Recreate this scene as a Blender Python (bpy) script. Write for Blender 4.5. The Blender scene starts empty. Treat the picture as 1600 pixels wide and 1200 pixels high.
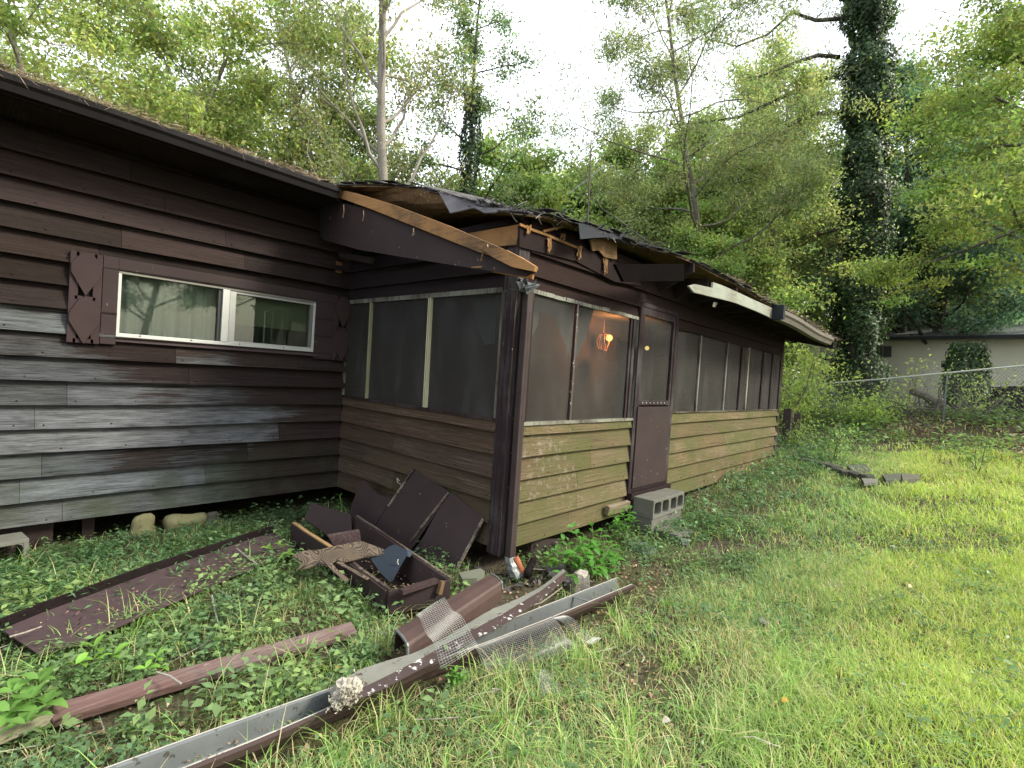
import bpy, math, random
import numpy as np
from mathutils import Vector, Matrix
R_ = math.radians
sc = bpy.context.scene
# ------------------------------------------------------------------ camera
CAMP = np.array([-3.00608735, -5.30850622, 1.41009163])
CR = np.array([0.67112488, -0.73823401, 0.06783771]); CU = np.array([-0.02944657, 0.06488855, 0.99745796])
CF = np.array([0.74075927, 0.67141643, -0.02180986]); FPX = 795.6069
cam = bpy.data.cameras.new('camera'); camo = bpy.data.objects.new('camera', cam); sc.collection.objects.link(camo)
cam.sensor_width = 36; cam.lens = FPX / 1600 * 36; cam.clip_end = 400; cam.clip_start = 0.05
camo.matrix_world = Matrix(((CR[0], CU[0], -CF[0], CAMP[0]), (CR[1], CU[1], -CF[1], CAMP[1]), (CR[2], CU[2], -CF[2], CAMP[2]), (0, 0, 0, 1)))
sc.camera = camo
# ------------------------------------------------------------------ sky, sun, exposure
SUN_EL, SUN_AZ = R_(38), math.atan2(-0.85, 0.55)      # direction towards the sun: over the yard, right of the porch
w = bpy.data.worlds.new('World'); sc.world = w; w.use_nodes = True
nt = w.node_tree; nt.nodes.clear()
sky = nt.nodes.new('ShaderNodeTexSky'); sky.sky_type = 'NISHITA'; sky.sun_disc = False
sky.sun_elevation = SUN_EL; sky.sun_rotation = math.pi / 2 - SUN_AZ; sky.air_density = 1.5; sky.dust_density = 4.0
mx = nt.nodes.new('ShaderNodeMix'); mx.data_type = 'RGBA'; mx.inputs[0].default_value = 0.72
mx.inputs[7].default_value = (5.2, 5.2, 5.4, 1)          # bright even overcast cloud
bg = nt.nodes.new('ShaderNodeBackground'); bg.inputs[1].default_value = 0.13
wo = nt.nodes.new('ShaderNodeOutputWorld')
nt.links.new(sky.outputs[0], mx.inputs[6]); nt.links.new(mx.outputs[2], bg.inputs[0]); nt.links.new(bg.outputs[0], wo.inputs[0])
sl = bpy.data.lights.new('sun', 'SUN'); sl.energy = 1.5; sl.angle = R_(12); sl.color = (1.0, 0.93, 0.78)
so = bpy.data.objects.new('sun', sl); sc.collection.objects.link(so)
sdir = Vector((math.cos(SUN_EL) * math.cos(SUN_AZ), math.cos(SUN_EL) * math.sin(SUN_AZ), math.sin(SUN_EL)))
so.rotation_euler = sdir.to_track_quat('Z', 'Y').to_euler(); so.location = (0, -10, 20)
sc.view_settings.view_transform = 'Standard'; sc.view_settings.look = 'None'; sc.view_settings.gamma = 1
sc.view_settings.use_curve_mapping = False; sc.view_settings.exposure = 1.85
sc.render.engine = 'CYCLES'
cy = sc.cycles; cy.max_bounces = 6; cy.diffuse_bounces = 3; cy.glossy_bounces = 2; cy.transmission_bounces = 4
cy.transparent_max_bounces = 12; cy.caustics_reflective = False; cy.caustics_refractive = False; cy.use_denoising = True
cy.sample_clamp_indirect = 6
rng = np.random.default_rng(11); random.seed(5)
# ------------------------------------------------------------------ pixel rays of the photograph (for measuring only)
def ray(u, v): return CR * (u - 800) / FPX - CU * (v - 600) / FPX + CF
def on(u, v, ax, val):
    d = ray(u, v); return CAMP + d * (val - CAMP[ax]) / d[ax]
def onp(u, v, P, n):
    d = ray(u, v); n = np.array(n, float); return CAMP + d * (((np.array(P) - CAMP) @ n) / (d @ n))
def at(u, v, dist): return CAMP + ray(u, v) * dist
V = lambda *a: np.array(a, float)
def unit(a): a = np.array(a, float); return a / (np.linalg.norm(a) + 1e-12)
# ------------------------------------------------------------------ terrain height
def S(t): t = np.clip(t, 0, 1); return t * t * (3 - 2 * t)
def g(x, y):
    x = np.asarray(x, float); y = np.asarray(y, float)
    z = -0.24 + 0.42 * S((x - 0.6) / 8.5)
    t = x - 0.5 * (y + 3)
    z = z + 0.80 * S((t - 9.5) / 8.0) + 0.07 * np.clip(-(y + 3), 0, 12) * S((x - 7) / 6)
    z = z + 0.012 * np.sin(x * 3.1 + 1.3 * np.sin(y * 2.3)) + 0.010 * np.sin(y * 4.7 + x * 1.9)
    z = z + 0.5 * S((x - 30) / 40) + 1.0 * S((y - 8) / 30)
    return z
def gz(x, y): return float(g(x, y))
def ong(u, v):
    d = ray(u, v); t = 0.5
    lo = 0.5
    for i in range(4000):
        p = CAMP + d * t
        if p[2] < gz(p[0], p[1]): break
        t += 0.01 + t * 0.002
    p[2] = gz(p[0], p[1]); return p
# ------------------------------------------------------------------ object bookkeeping
def tag(o, label=None, cat=None, group=None, kind=None):
    for k, v_ in (('label', label), ('category', cat), ('group', group), ('kind', kind)):
        if v_: o[k] = v_
    return o
def thing(name, label, cat, loc=(0, 0, 0), group=None):
    o = bpy.data.objects.new(name, None); sc.collection.objects.link(o); o.location = tuple(loc); o.empty_display_size = .1
    return tag(o, label, cat, group)
def origin(o):
    p = np.zeros(3)
    while o is not None: p = p + np.array(o.location); o = o.parent
    return p
def link(name, me, parent=None, label=None):
    o = bpy.data.objects.new(name, me); sc.collection.objects.link(o)
    if parent is not None: o.parent = parent
    if label: o['label'] = label
    return o
class MB:
    def __init__(s): s.v = []; s.f = []; s.c = []; s.m = []
    def add(s, vs, fs, col=(1, 1, 1), mi=0):
        b = len(s.v); s.v += [tuple(float(q) for q in p) for p in vs]; s.c += [tuple(col)] * len(vs)
        s.f += [tuple(b + i for i in f) for f in fs]; s.m += [mi] * len(fs); return s
    def hexa(s, p, col=(1, 1, 1), mi=0):   # p: 4 bottom, 4 top
        return s.add(p, [(3, 2, 1, 0), (4, 5, 6, 7), (0, 1, 5, 4), (1, 2, 6, 5), (2, 3, 7, 6), (3, 0, 4, 7)], col, mi)
    def box(s, a, b, col=(1, 1, 1), mi=0):
        x0, y0, z0 = a; x1, y1, z1 = b
        return s.hexa([(x0, y0, z0), (x1, y0, z0), (x1, y1, z0), (x0, y1, z0), (x0, y0, z1), (x1, y0, z1), (x1, y1, z1), (x0, y1, z1)], col, mi)
    def obox(s, P, A, B, C, col=(1, 1, 1), mi=0):   # corner P, edge vectors
        P, A, B, C = map(np.array, (P, A, B, C))
        return s.hexa([P, P + A, P + A + B, P + B, P + C, P + A + C, P + A + B + C, P + B + C], col, mi)
    def beam(s, P, Q, w_, h_, up=(0, 0, 1), col=(1, 1, 1), mi=0, seg=1, wob=0.0):  # board P->Q, width along side, height along up
        P = np.array(P, float); Q = np.array(Q, float); d = unit(Q - P); sd = unit(np.cross(d, up)); u = np.cross(sd, d)
        vs = []; 
        for i in range(seg + 1):
            c = P + (Q - P) * i / seg
            if wob: c = c + sd * random.uniform(-wob, wob) + u * random.uniform(-wob, wob)
            for a, b in ((-.5, -.5), (.5, -.5), (.5, .5), (-.5, .5)): vs.append(c + sd * a * w_ + u * b * h_)
        fs = [(3, 2, 1, 0), tuple(seg * 4 + k for k in range(4))]
        for i in range(seg):
            for k in range(4): fs.append((i * 4 + k, i * 4 + (k + 1) % 4, i * 4 + 4 + (k + 1) % 4, i * 4 + 4 + k))
        return s.add(vs, fs, col, mi)
    def slab(s, pts, th, col=(1, 1, 1), mi=0):   # polygon extruded by vector th
        n = len(pts); pts = [np.array(p, float) for p in pts]; th = np.array(th, float)
        return s.add(pts + [p + th for p in pts], [tuple(range(n)), tuple(range(2 * n - 1, n - 1, -1))] + [(i, i + n, (i + 1) % n + n, (i + 1) % n) for i in range(n)], col, mi)
    def tube(s, pts, rad, n=6, col=(1, 1, 1), mi=0, cap=True):
        pts = [np.array(p, float) for p in pts]; b = []; 
        if np.isscalar(rad): rad = [rad] * len(pts)
        ref = V(0.3, 0.2, 1) if abs(unit(pts[-1] - pts[0])[2]) < .9 else V(1, .1, 0)
        for i, p in enumerate(pts):
            d = unit(pts[min(i + 1, len(pts) - 1)] - pts[max(i - 1, 0)]); a = unit(np.cross(d, ref)); c = np.cross(d, a)
            for k in range(n): t = 2 * math.pi * k / n; b.append(p + (a * math.cos(t) + c * math.sin(t)) * rad[i])
        fs = [(i * n + k, i * n + (k + 1) % n, (i + 1) * n + (k + 1) % n, (i + 1) * n + k) for i in range(len(pts) - 1) for k in range(n)]
        if cap: fs += [tuple(range(n - 1, -1, -1)), tuple((len(pts) - 1) * n + k for k in range(n))]
        return s.add(b, fs, col, mi)
    def strip(s, A, B, col=(1, 1, 1), mi=0):   # open sheet between two polylines
        n = len(A); return s.add(list(A) + list(B), [(i, i + 1, n + i + 1, n + i) for i in range(n - 1)], col, mi)
    def build(s, name, mats, parent=None, label=None, smooth=False, bevel=0, solid=0, local=False):
        me = bpy.data.meshes.new(name); o0 = origin(parent) if (parent is not None and not local) else np.zeros(3)
        me.from_pydata([(p[0] - o0[0], p[1] - o0[1], p[2] - o0[2]) for p in s.v], [], s.f)
        if not isinstance(mats, (list, tuple)): mats = [mats]
        for m in mats: me.materials.append(m)
        me.polygons.foreach_set('material_index', s.m)
        at_ = me.color_attributes.new('tint', 'FLOAT_COLOR', 'POINT')
        at_.data.foreach_set('color', np.array([(c[0], c[1], c[2], 1) for c in s.c], dtype=np.float32).ravel())
        if smooth: me.polygons.foreach_set('use_smooth', [True] * len(me.polygons))
        me.update(); o = link(name, me, parent, label)
        if solid:
            k = o.modifiers.new('solid', 'SOLIDIFY'); k.thickness = solid; k.offset = 0
        if bevel:
            k = o.modifiers.new('bevel', 'BEVEL'); k.width = bevel; k.segments = 2; k.limit_method = 'ANGLE'; k.angle_limit = R_(40)
        return o
def npmesh(name, verts, quads, cols, mats, parent=None, label=None, smooth=False, normals=None):
    o0 = origin(parent) if parent is not None else np.zeros(3)
    verts = np.asarray(verts, np.float32) - o0.astype(np.float32); k = quads.shape[1]
    me = bpy.data.meshes.new(name); me.vertices.add(len(verts)); me.vertices.foreach_set('co', verts.ravel())
    me.loops.add(quads.size); me.loops.foreach_set('vertex_index', quads.astype(np.int32).ravel())
    me.polygons.add(len(quads)); me.polygons.foreach_set('loop_start', np.arange(len(quads), dtype=np.int32) * k)
    me.materials.append(mats); a = me.color_attributes.new('tint', 'FLOAT_COLOR', 'POINT')
    c4 = np.ones((len(verts), 4), np.float32); c4[:, :3] = cols; a.data.foreach_set('color', c4.ravel())
    if smooth: me.polygons.foreach_set('use_smooth', [True] * len(quads))
    me.update(calc_edges=True); return link(name, me, parent, label)
# leaves: kite of two triangles folded on the midrib
def leafgeo(P, D, N, L, W, col, fold=0.25):
    P = np.asarray(P); n = len(P); D = D / (np.linalg.norm(D, axis=1, keepdims=True) + 1e-9)
    Sd = np.cross(D, N); Sd /= (np.linalg.norm(Sd, axis=1, keepdims=True) + 1e-9); Nn = np.cross(Sd, D)
    L = np.broadcast_to(L, (n,))[:, None]; W = np.broadcast_to(W, (n,))[:, None]
    a = P; b = P + D * L * .45 + Sd * W * .5 + Nn * W * fold; c = P + D * L - Nn * L * .12; d = P + D * L * .45 - Sd * W * .5 + Nn * W * fold
    vs = np.stack([a, b, c, d], 1).reshape(-1, 3); q = np.arange(n * 4).reshape(n, 4)
    return vs, q, np.repeat(np.broadcast_to(col, (n, 3)), 4, axis=0)
def rounder(P, D, N, L, W, col, fold=0.2):   # nicer oval leaf, 8 vertices / 3 quads... base, 3 pairs, tip
    P = np.asarray(P); n = len(P); D = D / (np.linalg.norm(D, axis=1, keepdims=True) + 1e-9)
    Sd = np.cross(D, N); Sd /= (np.linalg.norm(Sd, axis=1, keepdims=True) + 1e-9); Nn = np.cross(Sd, D)
    L = np.broadcast_to(L, (n,))[:, None]; W = np.broadcast_to(W, (n,))[:, None]
    st = [(0, 0, 0), (.2, .36, .02), (.5, .5, .05), (.8, .28, -.02), (1, 0.01, -.14)]
    rows = []
    for t, wd, up in st:
        m = P + D * L * t + Nn * L * up
        rows += [m + Sd * W * wd + Nn * W * fold * wd * 1.6, m, m - Sd * W * wd + Nn * W * fold * wd * 1.6]
    vs = np.stack(rows, 1).reshape(-1, 3); base = (np.arange(n) * 15)[:, None, None]
    q = np.array([[[3 * i, 3 * i + 3, 3 * i + 4, 3 * i + 1], [3 * i + 1, 3 * i + 4, 3 * i + 5, 3 * i + 2]] for i in range(4)]).reshape(1, 8, 4)
    return vs, (q + base).reshape(-1, 4), np.repeat(np.broadcast_to(col, (n, 3)), 15, axis=0)
def blades(P, ang, H, Wd, bend, col):   # grass blades, 3 segments narrowing
    n = len(P); dx = np.stack([np.cos(ang), np.sin(ang), np.zeros(n)], 1); sd = np.stack([-np.sin(ang), np.cos(ang), np.zeros(n)], 1)
    H = np.broadcast_to(H, (n,)); Wd = np.broadcast_to(Wd, (n,)); bend = np.broadcast_to(bend, (n,)); rows = []
    for t, wf in ((0, 1), (.4, .9), (.75, .6), (1, .08)):
        th = bend * t * .9; r = H * t
        c = P + dx * (r * np.sin(th))[:, None] + np.stack([0 * r, 0 * r, r * np.cos(th)], 1)
        rows += [c - sd * (Wd * wf * .5)[:, None], c + sd * (Wd * wf * .5)[:, None]]
    vs = np.stack(rows, 1).reshape(-1, 3); base = (np.arange(n) * 8)[:, None, None]
    q = np.array([[2 * i, 2 * i + 1, 2 * i + 3, 2 * i + 2] for i in range(3)]).reshape(1, 3, 4)
    return vs, (q + base).reshape(-1, 4), np.repeat(np.broadcast_to(col, (n, 3)), 8, axis=0)
def cat3(lst):
    vs = []; qs = []; cs = []; b = 0
    for v_, q_, c_ in lst: vs.append(v_); qs.append(q_ + b); cs.append(c_); b += len(v_)
    return np.concatenate(vs), np.concatenate(qs), np.concatenate(cs)
def rdir(n, up=0.0):
    d = rng.normal(size=(n, 3)); d[:, 2] += up; return d / np.linalg.norm(d, axis=1, keepdims=True)
# ------------------------------------------------------------------ materials
class NG:
    def __init__(s, name):
        s.m = bpy.data.materials.new(name); s.m.use_nodes = True; s.t = s.m.node_tree; s.t.nodes.clear()
        s.o = s.t.nodes.new('ShaderNodeOutputMaterial')
    def n(s, ty, **k):
        q = s.t.nodes.new(ty)
        for a, b in k.items(): setattr(q, a, b)
        return q
    def put(s, sock, v_):
        if hasattr(v_, 'is_linked') or hasattr(v_, 'links'): s.t.links.new(v_, sock)
        elif isinstance(v_, (tuple, list)) and len(v_) == 3 and sock.type == 'RGBA': sock.default_value = (*v_, 1)
        else: sock.default_value = v_
    def pos(s): return s.n('ShaderNodeNewGeometry').outputs['Position']
    def obj(s): return s.n('ShaderNodeTexCoord').outputs['Object']
    def mapp(s, v_, sc_=(1, 1, 1), loc=(0, 0, 0), rot=(0, 0, 0)):
        q = s.n('ShaderNodeMapping'); s.put(q.inputs[0], v_); q.inputs['Scale'].default_value = sc_; q.inputs['Location'].default_value = loc; q.inputs['Rotation'].default_value = rot; return q.outputs[0]
    def noise(s, v_, sc_=5, det=4, ro=.55, dist=0):
        q = s.n('ShaderNodeTexNoise'); s.put(q.inputs['Vector'], v_); q.inputs['Scale'].default_value = sc_; q.inputs['Detail'].default_value = det
        q.inputs['Roughness'].default_value = ro; q.inputs['Distortion'].default_value = dist; return q.outputs[0]
    def ramp(s, f, stops):
        q = s.n('ShaderNodeValToRGB'); s.put(q.inputs[0], f); e = q.color_ramp.elements
        while len(e) < len(stops): e.new(.5)
        for i, (p, c) in enumerate(stops):
            e[i].position = p; e[i].color = (c, c, c, 1) if not isinstance(c, tuple) else (*c, 1)
        return q.outputs[0]
    def mix(s, f, a, b, mode='MIX'):
        q = s.n('ShaderNodeMix', data_type='RGBA', blend_type=mode); s.put(q.inputs[0], f); s.put(q.inputs[6], a); s.put(q.inputs[7], b); return q.outputs[2]
    def math(s, op, a, b=0.0, clamp=False):
        q = s.n('ShaderNodeMath', operation=op, use_clamp=clamp); s.put(q.inputs[0], a); s.put(q.inputs[1], b); return q.outputs[0]
    def sep(s, v_):
        q = s.n('ShaderNodeSeparateXYZ'); s.put(q.inputs[0], v_); return q.outputs
    def tint(s): return s.n('ShaderNodeAttribute', attribute_name='tint').outputs['Color']
    def map(s, v_, a, b, c=0.0, d=1.0):
        q = s.n('ShaderNodeMapRange'); s.put(q.inputs[0], v_); q.inputs[1].default_value = a; q.inputs[2].default_value = b; q.inputs[3].default_value = c; q.inputs[4].default_value = d; return q.outputs[0]
    def bump(s, h, st=.3, di=.01):
        q = s.n('ShaderNodeBump'); q.inputs['Strength'].default_value = st; q.inputs['Distance'].default_value = di; s.put(q.inputs['Height'], h); return q.outputs[0]
    def out(s, col, ro=.8, nor=None, spec=.3, metal=0.0, **k):
        b = s.n('ShaderNodeBsdfPrincipled'); s.put(b.inputs['Base Color'], col); s.put(b.inputs['Roughness'], ro); b.inputs['Specular IOR Level'].default_value = spec
        s.put(b.inputs['Metallic'], metal)
        if nor is not None: s.put(b.inputs['Normal'], nor)
        for a, v_ in k.items(): s.put(b.inputs[a.replace('_', ' ')], v_)
        s.t.links.new(b.outputs[0], s.o.inputs[0]); s.b = b; return s.m
def m_wood(name, base, worn=None, amt=.5, flakes=None, famt=.62, axis='z', green=None, gamt=.5, rough=.85, bump=.35):
    """boards with grain; worn = weathered tone in streaks and patches; flakes = pale paint chips; green = algae patches"""
    G = NG(name); p = G.obj(); sc_ = {'z': (2.2, 2.2, 70), 'x': (70, 2.2, 70), 'y': (2.2, 70, 70), 'v': (70, 70, 2.2)}[axis]
    gr = G.noise(G.mapp(p, sc_), 1.0, 6, .65, .6); pa = G.noise(p, 1.6, 5, .6); fi = G.noise(G.mapp(p, tuple(q * 2.6 for q in sc_)), 1.0, 3, .7)
    c = G.mix(G.ramp(gr, [(.25, .0), (.75, 1.0)]), tuple(q * .62 for q in base), tuple(min(1, q * 1.35) for q in base))
    if worn:
        f = G.math('MULTIPLY_ADD', gr, .55); G.t.nodes[-1].inputs[2].default_value = 0.0
        f = G.math('ADD', f, G.math('MULTIPLY', pa, .75)); f = G.ramp(f, [(.68 - amt * .25, 0.0), (.82 - amt * .25, 1.0)])
        wc = G.mix(G.ramp(fi, [(.3, 0.), (.7, 1.)]), tuple(q * .55 for q in worn), tuple(min(1, q * 1.25) for q in worn)); c = G.mix(f, c, wc)
    if green:
        f = G.ramp(G.noise(p, 2.7, 6, .7), [(.62 - gamt * .3, 0.), (.78 - gamt * .3, 1.)]); c = G.mix(f, c, green)
    c = G.mix(1.0, c, G.tint(), 'MULTIPLY')
    if flakes:
        f = G.noise(G.mapp(p, {'z': (9, 9, 55), 'x': (40, 9, 40), 'y': (9, 40, 40), 'v': (40, 40, 9)}[axis]), 1.0, 5, .75)
        c = G.mix(G.ramp(f, [(famt, 0.), (famt + .02, 1.)]), c, flakes)
    h = G.math('ADD', gr, G.math('MULTIPLY', fi, .5)); return G.out(c, rough, G.bump(h, bump, .006), .07)
def m_flat(name, base, var=.25, rough=.8, sc_=6, bump=.15, spec=.08, metal=0.0, spots=None, samt=.68):
    G = NG(name); p = G.obj(); n1 = G.noise(p, sc_, 6, .6); c = G.mix(n1, tuple(q * (1 - var) for q in base), tuple(min(1, q * (1 + var)) for q in base))
    c = G.mix(1.0, c, G.tint(), 'MULTIPLY')
    if spots: c = G.mix(G.ramp(G.noise(p, sc_ * 4.5, 5, .7), [(samt, 0.), (samt + .03, 1.)]), c, spots)
    return G.out(c, rough, G.bump(G.noise(p, sc_ * 7, 4, .6), bump, .004), spec, metal)
def m_leaf(name, base, trans=.35, rough=.55, var=.35, sc_=.9):
    G = NG(name); p = G.pos(); n1 = G.noise(p, sc_, 4, .6)
    c = G.mix(n1, tuple(q * (1 - var) for q in base), tuple(min(1, q * (1 + var)) for q in base)); c = G.mix(1.0, c, G.tint(), 'MULTIPLY')
    b = G.n('ShaderNodeBsdfPrincipled'); G.put(b.inputs['Base Color'], c); b.inputs['Roughness'].default_value = rough; b.inputs['Specular IOR Level'].default_value = .3
    t = G.n('ShaderNodeBsdfTranslucent'); G.put(t.inputs[0], G.mix(1.0, c, (1.25, 1.3, .75), 'MULTIPLY')); x = G.n('ShaderNodeMixShader'); x.inputs[0].default_value = trans
    G.t.links.new(b.outputs[0], x.inputs[1]); G.t.links.new(t.outputs[0], x.inputs[2]); G.t.links.new(x.outputs[0], G.o.inputs[0]); return G.m
# ------------------------------------------------------------------ shared materials
BR = (.060, .040, .038)
M = {}
def mk_siding(name, base, worn, mask):
    """clapboard paint: base stain worn to bare wood where mask(G, x, y, z) says so"""
    G = NG(name); p = G.pos(); x, y, z = G.sep(p)
    gr = G.noise(G.mapp(p, (2.0, 2.0, 85)), 1.0, 7, .68, .5); pa = G.noise(p, 1.7, 6, .62); fi = G.noise(G.mapp(p, (7, 7, 260)), 1.0, 3, .7)
    knot = G.noise(G.mapp(p, (3.2, 3.2, 11)), 1.0, 2, .5)
    c = G.mix(G.ramp(gr, [(.25, .0), (.75, 1.0)]), tuple(q * .6 for q in base), tuple(q * 1.4 for q in base))
    m = mask(G, x, y, z)
    pb = G.noise(G.mapp(p, (1.1, 1.1, 9)), 1.0, 5, .7); tb = G.math('MULTIPLY', G.math('SUBTRACT', G.sep(G.tint())[0], 1.0), .55); f = G.math('ADD', G.math('MULTIPLY', gr, .75), G.math('ADD', G.math('MULTIPLY', pa, .25), G.math('MULTIPLY', pb, .42))); f = G.math('ADD', f, tb); f = G.math('ADD', f, m); f = G.ramp(f, [(.86, 0.), (1.12, 1.)])
    rg = G.noise(G.mapp(p, (3.5, 3.5, 30)), 1.0, 6, .75); wc = G.mix(G.ramp(G.math('ADD', G.math('MULTIPLY', fi, .5), G.math('MULTIPLY', rg, .6)), [(.38, 0.), (.68, 1.)]), tuple(q * .22 for q in worn), tuple(min(1, q * 1.25) for q in worn))
    wc = G.mix(G.ramp(knot, [(.66, 0.), (.75, 1.)]), wc, tuple(q * .35 for q in worn))
    c = G.mix(f, c, wc); ck = G.noise(G.mapp(p, (1.3, 1.3, 120)), 1.0, 4, .6, .3); c = G.mix(G.ramp(ck, [(.57, 0.), (.64, .75)]), c, G.mix(.72, c, (.008, .006, .005))); c = G.mix(1.0, c, G.tint(), 'MULTIPLY')
    return G, c, gr, fi, p
def fin(G, c, gr, fi, b=.5): return G.out(c, .93, G.bump(G.math('ADD', gr, G.math('MULTIPLY', fi, .8)), .8, .009), .12)
def maskA(G, x, y, z):   # bare grey on the low left boards, brown stain towards the porch and under the eave
    a = G.map(z, 1.15, 2.0, .30, -.50); b = G.map(x, -1.25, -.1, 0, -.55); c_ = G.map(x, -1.9, -2.5, 0, .35)
    zz = G.map(z, 1.9, 2.2, 1, 0); return G.math('ADD', G.math('ADD', a, b), G.math('MULTIPLY', c_, zz))
G, c, gr, fi, p = mk_siding('siding_brown_to_grey', (.030, .0222, .0205), (.104, .112, .120), maskA)
x, y, z = G.sep(p)
fl = G.noise(G.mapp(p, (8, 8, 60)), 1.0, 5, .75); c = G.mix(G.ramp(fl, [(.70, 0.), (.73, .6)]), c, (.17, .13, .125))
gm = G.math('MULTIPLY', G.map(z, .1, .6, .7, 0), G.ramp(G.noise(p, 2.2, 5, .6), [(.4, 0.), (.6, 1.)])); c = G.mix(gm, c, (.045, .055, .032))
M['sideA'] = fin(G, c, gr, fi)
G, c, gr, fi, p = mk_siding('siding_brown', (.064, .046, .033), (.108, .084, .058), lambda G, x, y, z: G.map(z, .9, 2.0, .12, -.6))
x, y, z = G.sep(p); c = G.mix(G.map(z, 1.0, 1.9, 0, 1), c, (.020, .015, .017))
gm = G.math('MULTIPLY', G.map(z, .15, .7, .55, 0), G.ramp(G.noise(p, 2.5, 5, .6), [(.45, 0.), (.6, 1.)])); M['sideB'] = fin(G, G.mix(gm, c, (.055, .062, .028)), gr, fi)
G, c, gr, fi, p = mk_siding('siding_mossy_tan', (.130, .102, .058), (.180, .146, .092), lambda G, x, y, z: G.map(z, 1.0, 1.5, .12, -.6))
x, y, z = G.sep(p)
gm = G.ramp(G.noise(G.mapp(p, (1.6, 1.6, 2.6)), 1.0, 6, .7), [(.40, 0.), (.60, .8)]); c = G.mix(gm, c, (.084, .092, .036))
fl = G.noise(G.mapp(p, (14, 14, 20)), 1.0, 6, .8); pt = G.noise(p, 1.1, 2, .5); fl = G.math('ADD', fl, G.math('MULTIPLY', pt, .45))
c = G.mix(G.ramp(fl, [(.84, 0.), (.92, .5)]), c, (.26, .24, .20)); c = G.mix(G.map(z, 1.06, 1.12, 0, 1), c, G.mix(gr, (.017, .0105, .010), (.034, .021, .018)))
M['sideC'] = fin(G, c, gr, fi)
M['trim'] = m_wood('brown_trim_paint', (.031, .0225, .0225), (.055, .048, .045), .05, (.40, .37, .33), .72, 'x', bump=.25)
M['trim_clean'] = m_flat('brown_painted_panel', (.038, .0275, .0275), .3, .7, 3, .2, .14, spots=(.22, .19, .17), samt=.665)
M['shutter'] = m_flat('plum_shutter_paint', (.042, .029, .030), .3, .6, 4, .1)
M['post'] = m_wood('peeling_post_paint', (.028, .020, .022), (.07, .064, .064), .2, (.42, .40, .36), .68, 'v', bump=.3)
M['white_peel'] = m_wood('peeling_white_frame', (.24, .25, .215), (.09, .08, .07), .3, (.04, .03, .028), .58, 'v', bump=.4)
M['alu'] = m_flat('window_aluminium', (.50, .52, .49), .15, .42, 12, .08, .5, 0.2, spots=(.3, .3, .28), samt=.74)
M['cream'] = m_flat('cream_mullion', (.36, .35, .26), .2, .6, 12, .15, spots=(.1, .08, .06), samt=.70)
M['raw'] = m_wood('raw_lumber', (.30, .165, .070), (.13, .085, .05), .22, None, .6, 'x', bump=.3)
M['osb'] = m_flat('old_sheathing', (.15, .098, .052), .5, .9, 9, .5, spots=(.5, .38, .2), samt=.62)
M['shingle'] = m_flat('asphalt_shingle', (.085, .083, .085), .5, .95, 14, .8, spots=(.45, .44, .42), samt=.70)
M['tar'] = m_flat('tar_paper', (.024, .028, .034), .3, .8, 8, .3, .12)
M['dark'] = m_flat('dark_underside', (.016, .012, .013), .3, .9)
M['gut_brown'] = m_flat('brown_gutter_paint', (.058, .040, .036), .35, .5, 5, .12, .22, spots=(.45, .42, .38), samt=.72)
M['gut_edge'] = m_flat('flaking_gutter_paint', (.052, .035, .032), .35, .5, 5, .25, .5, spots=(.5, .5, .48), samt=.60)
M['galv'] = m_flat('galvanised_steel', (.185, .205, .205), .45, .5, 5, .2, .5, .5, spots=(.09, .09, .08), samt=.60)
M['gut_old'] = m_flat('pale_weathered_gutter', (.19, .195, .165), .5, .6, 4, .3, .4, spots=(.08, .06, .045), samt=.58)
M['conc'] = m_flat('concrete_block', (.135, .137, .118), .3, .95, 9, .7, spots=(.12, .13, .09), samt=.62)
M['stone'] = m_flat('mossy_stone', (.17, .165, .09), .5, .95, 4, .9, spots=(.09, .10, .05), samt=.6)
M['curtain'] = m_flat('grey_curtain_cloth', (.17, .175, .16), .12, .95, 5, .15)
M['straw'] = m_flat('dead_pine_straw', (.22, .17, .125), .5, .9, 12, .1)
def m_screen(name, dust, op):
    G = NG(name); p = G.obj(); d = G.noise(G.mapp(p, (3, 3, 1.6)), 1.0, 6, .7); sp = G.noise(G.mapp(p, (4.5, 4.5, 1.3)), 1.0, 4, .6)
    c = G.mix(G.ramp(sp, [(.45, 0.), (.75, .8)]), tuple(q * .6 for q in dust), tuple(q * 1.9 for q in dust)); c = G.mix(G.ramp(d, [(.4, 0.), (.65, 1.)]), G.mix(.6, c, tuple(q * .5 for q in dust)), c)
    b = G.n('ShaderNodeBsdfPrincipled'); G.put(b.inputs['Base Color'], c); b.inputs['Roughness'].default_value = .8; t = G.n('ShaderNodeBsdfTransparent')
    x = G.n('ShaderNodeMixShader'); G.put(x.inputs[0], G.map(d, .3, .7, op - .08, op + .08)); G.t.links.new(t.outputs[0], x.inputs[1]); G.t.links.new(b.outputs[0], x.inputs[2]); G.t.links.new(x.outputs[0], G.o.inputs[0]); return G.m
M['screenB'] = m_screen('insect_screen_clean', (.030, .034, .033), .72)
M['screenC'] = m_screen('insect_screen_dusty', (.036, .036, .032), .62)
G = NG('window_glass'); b = G.n('ShaderNodeBsdfGlossy'); b.inputs[1].default_value = .02; G.put(b.inputs[0], (.9, .95, .85)); t = G.n('ShaderNodeBsdfTransparent'); G.put(t.inputs[0], (.8, .85, .8))
fr = G.n('ShaderNodeFresnel'); fr.inputs[0].default_value = 1.5; x_ = G.n('ShaderNodeMixShader'); G.t.links.new(fr.outputs[0], x_.inputs[0]); G.t.links.new(t.outputs[0], x_.inputs[1]); G.t.links.new(b.outputs[0], x_.inputs[2]); G.t.links.new(x_.outputs[0], G.o.inputs[0]); M['glass'] = G.m
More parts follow.
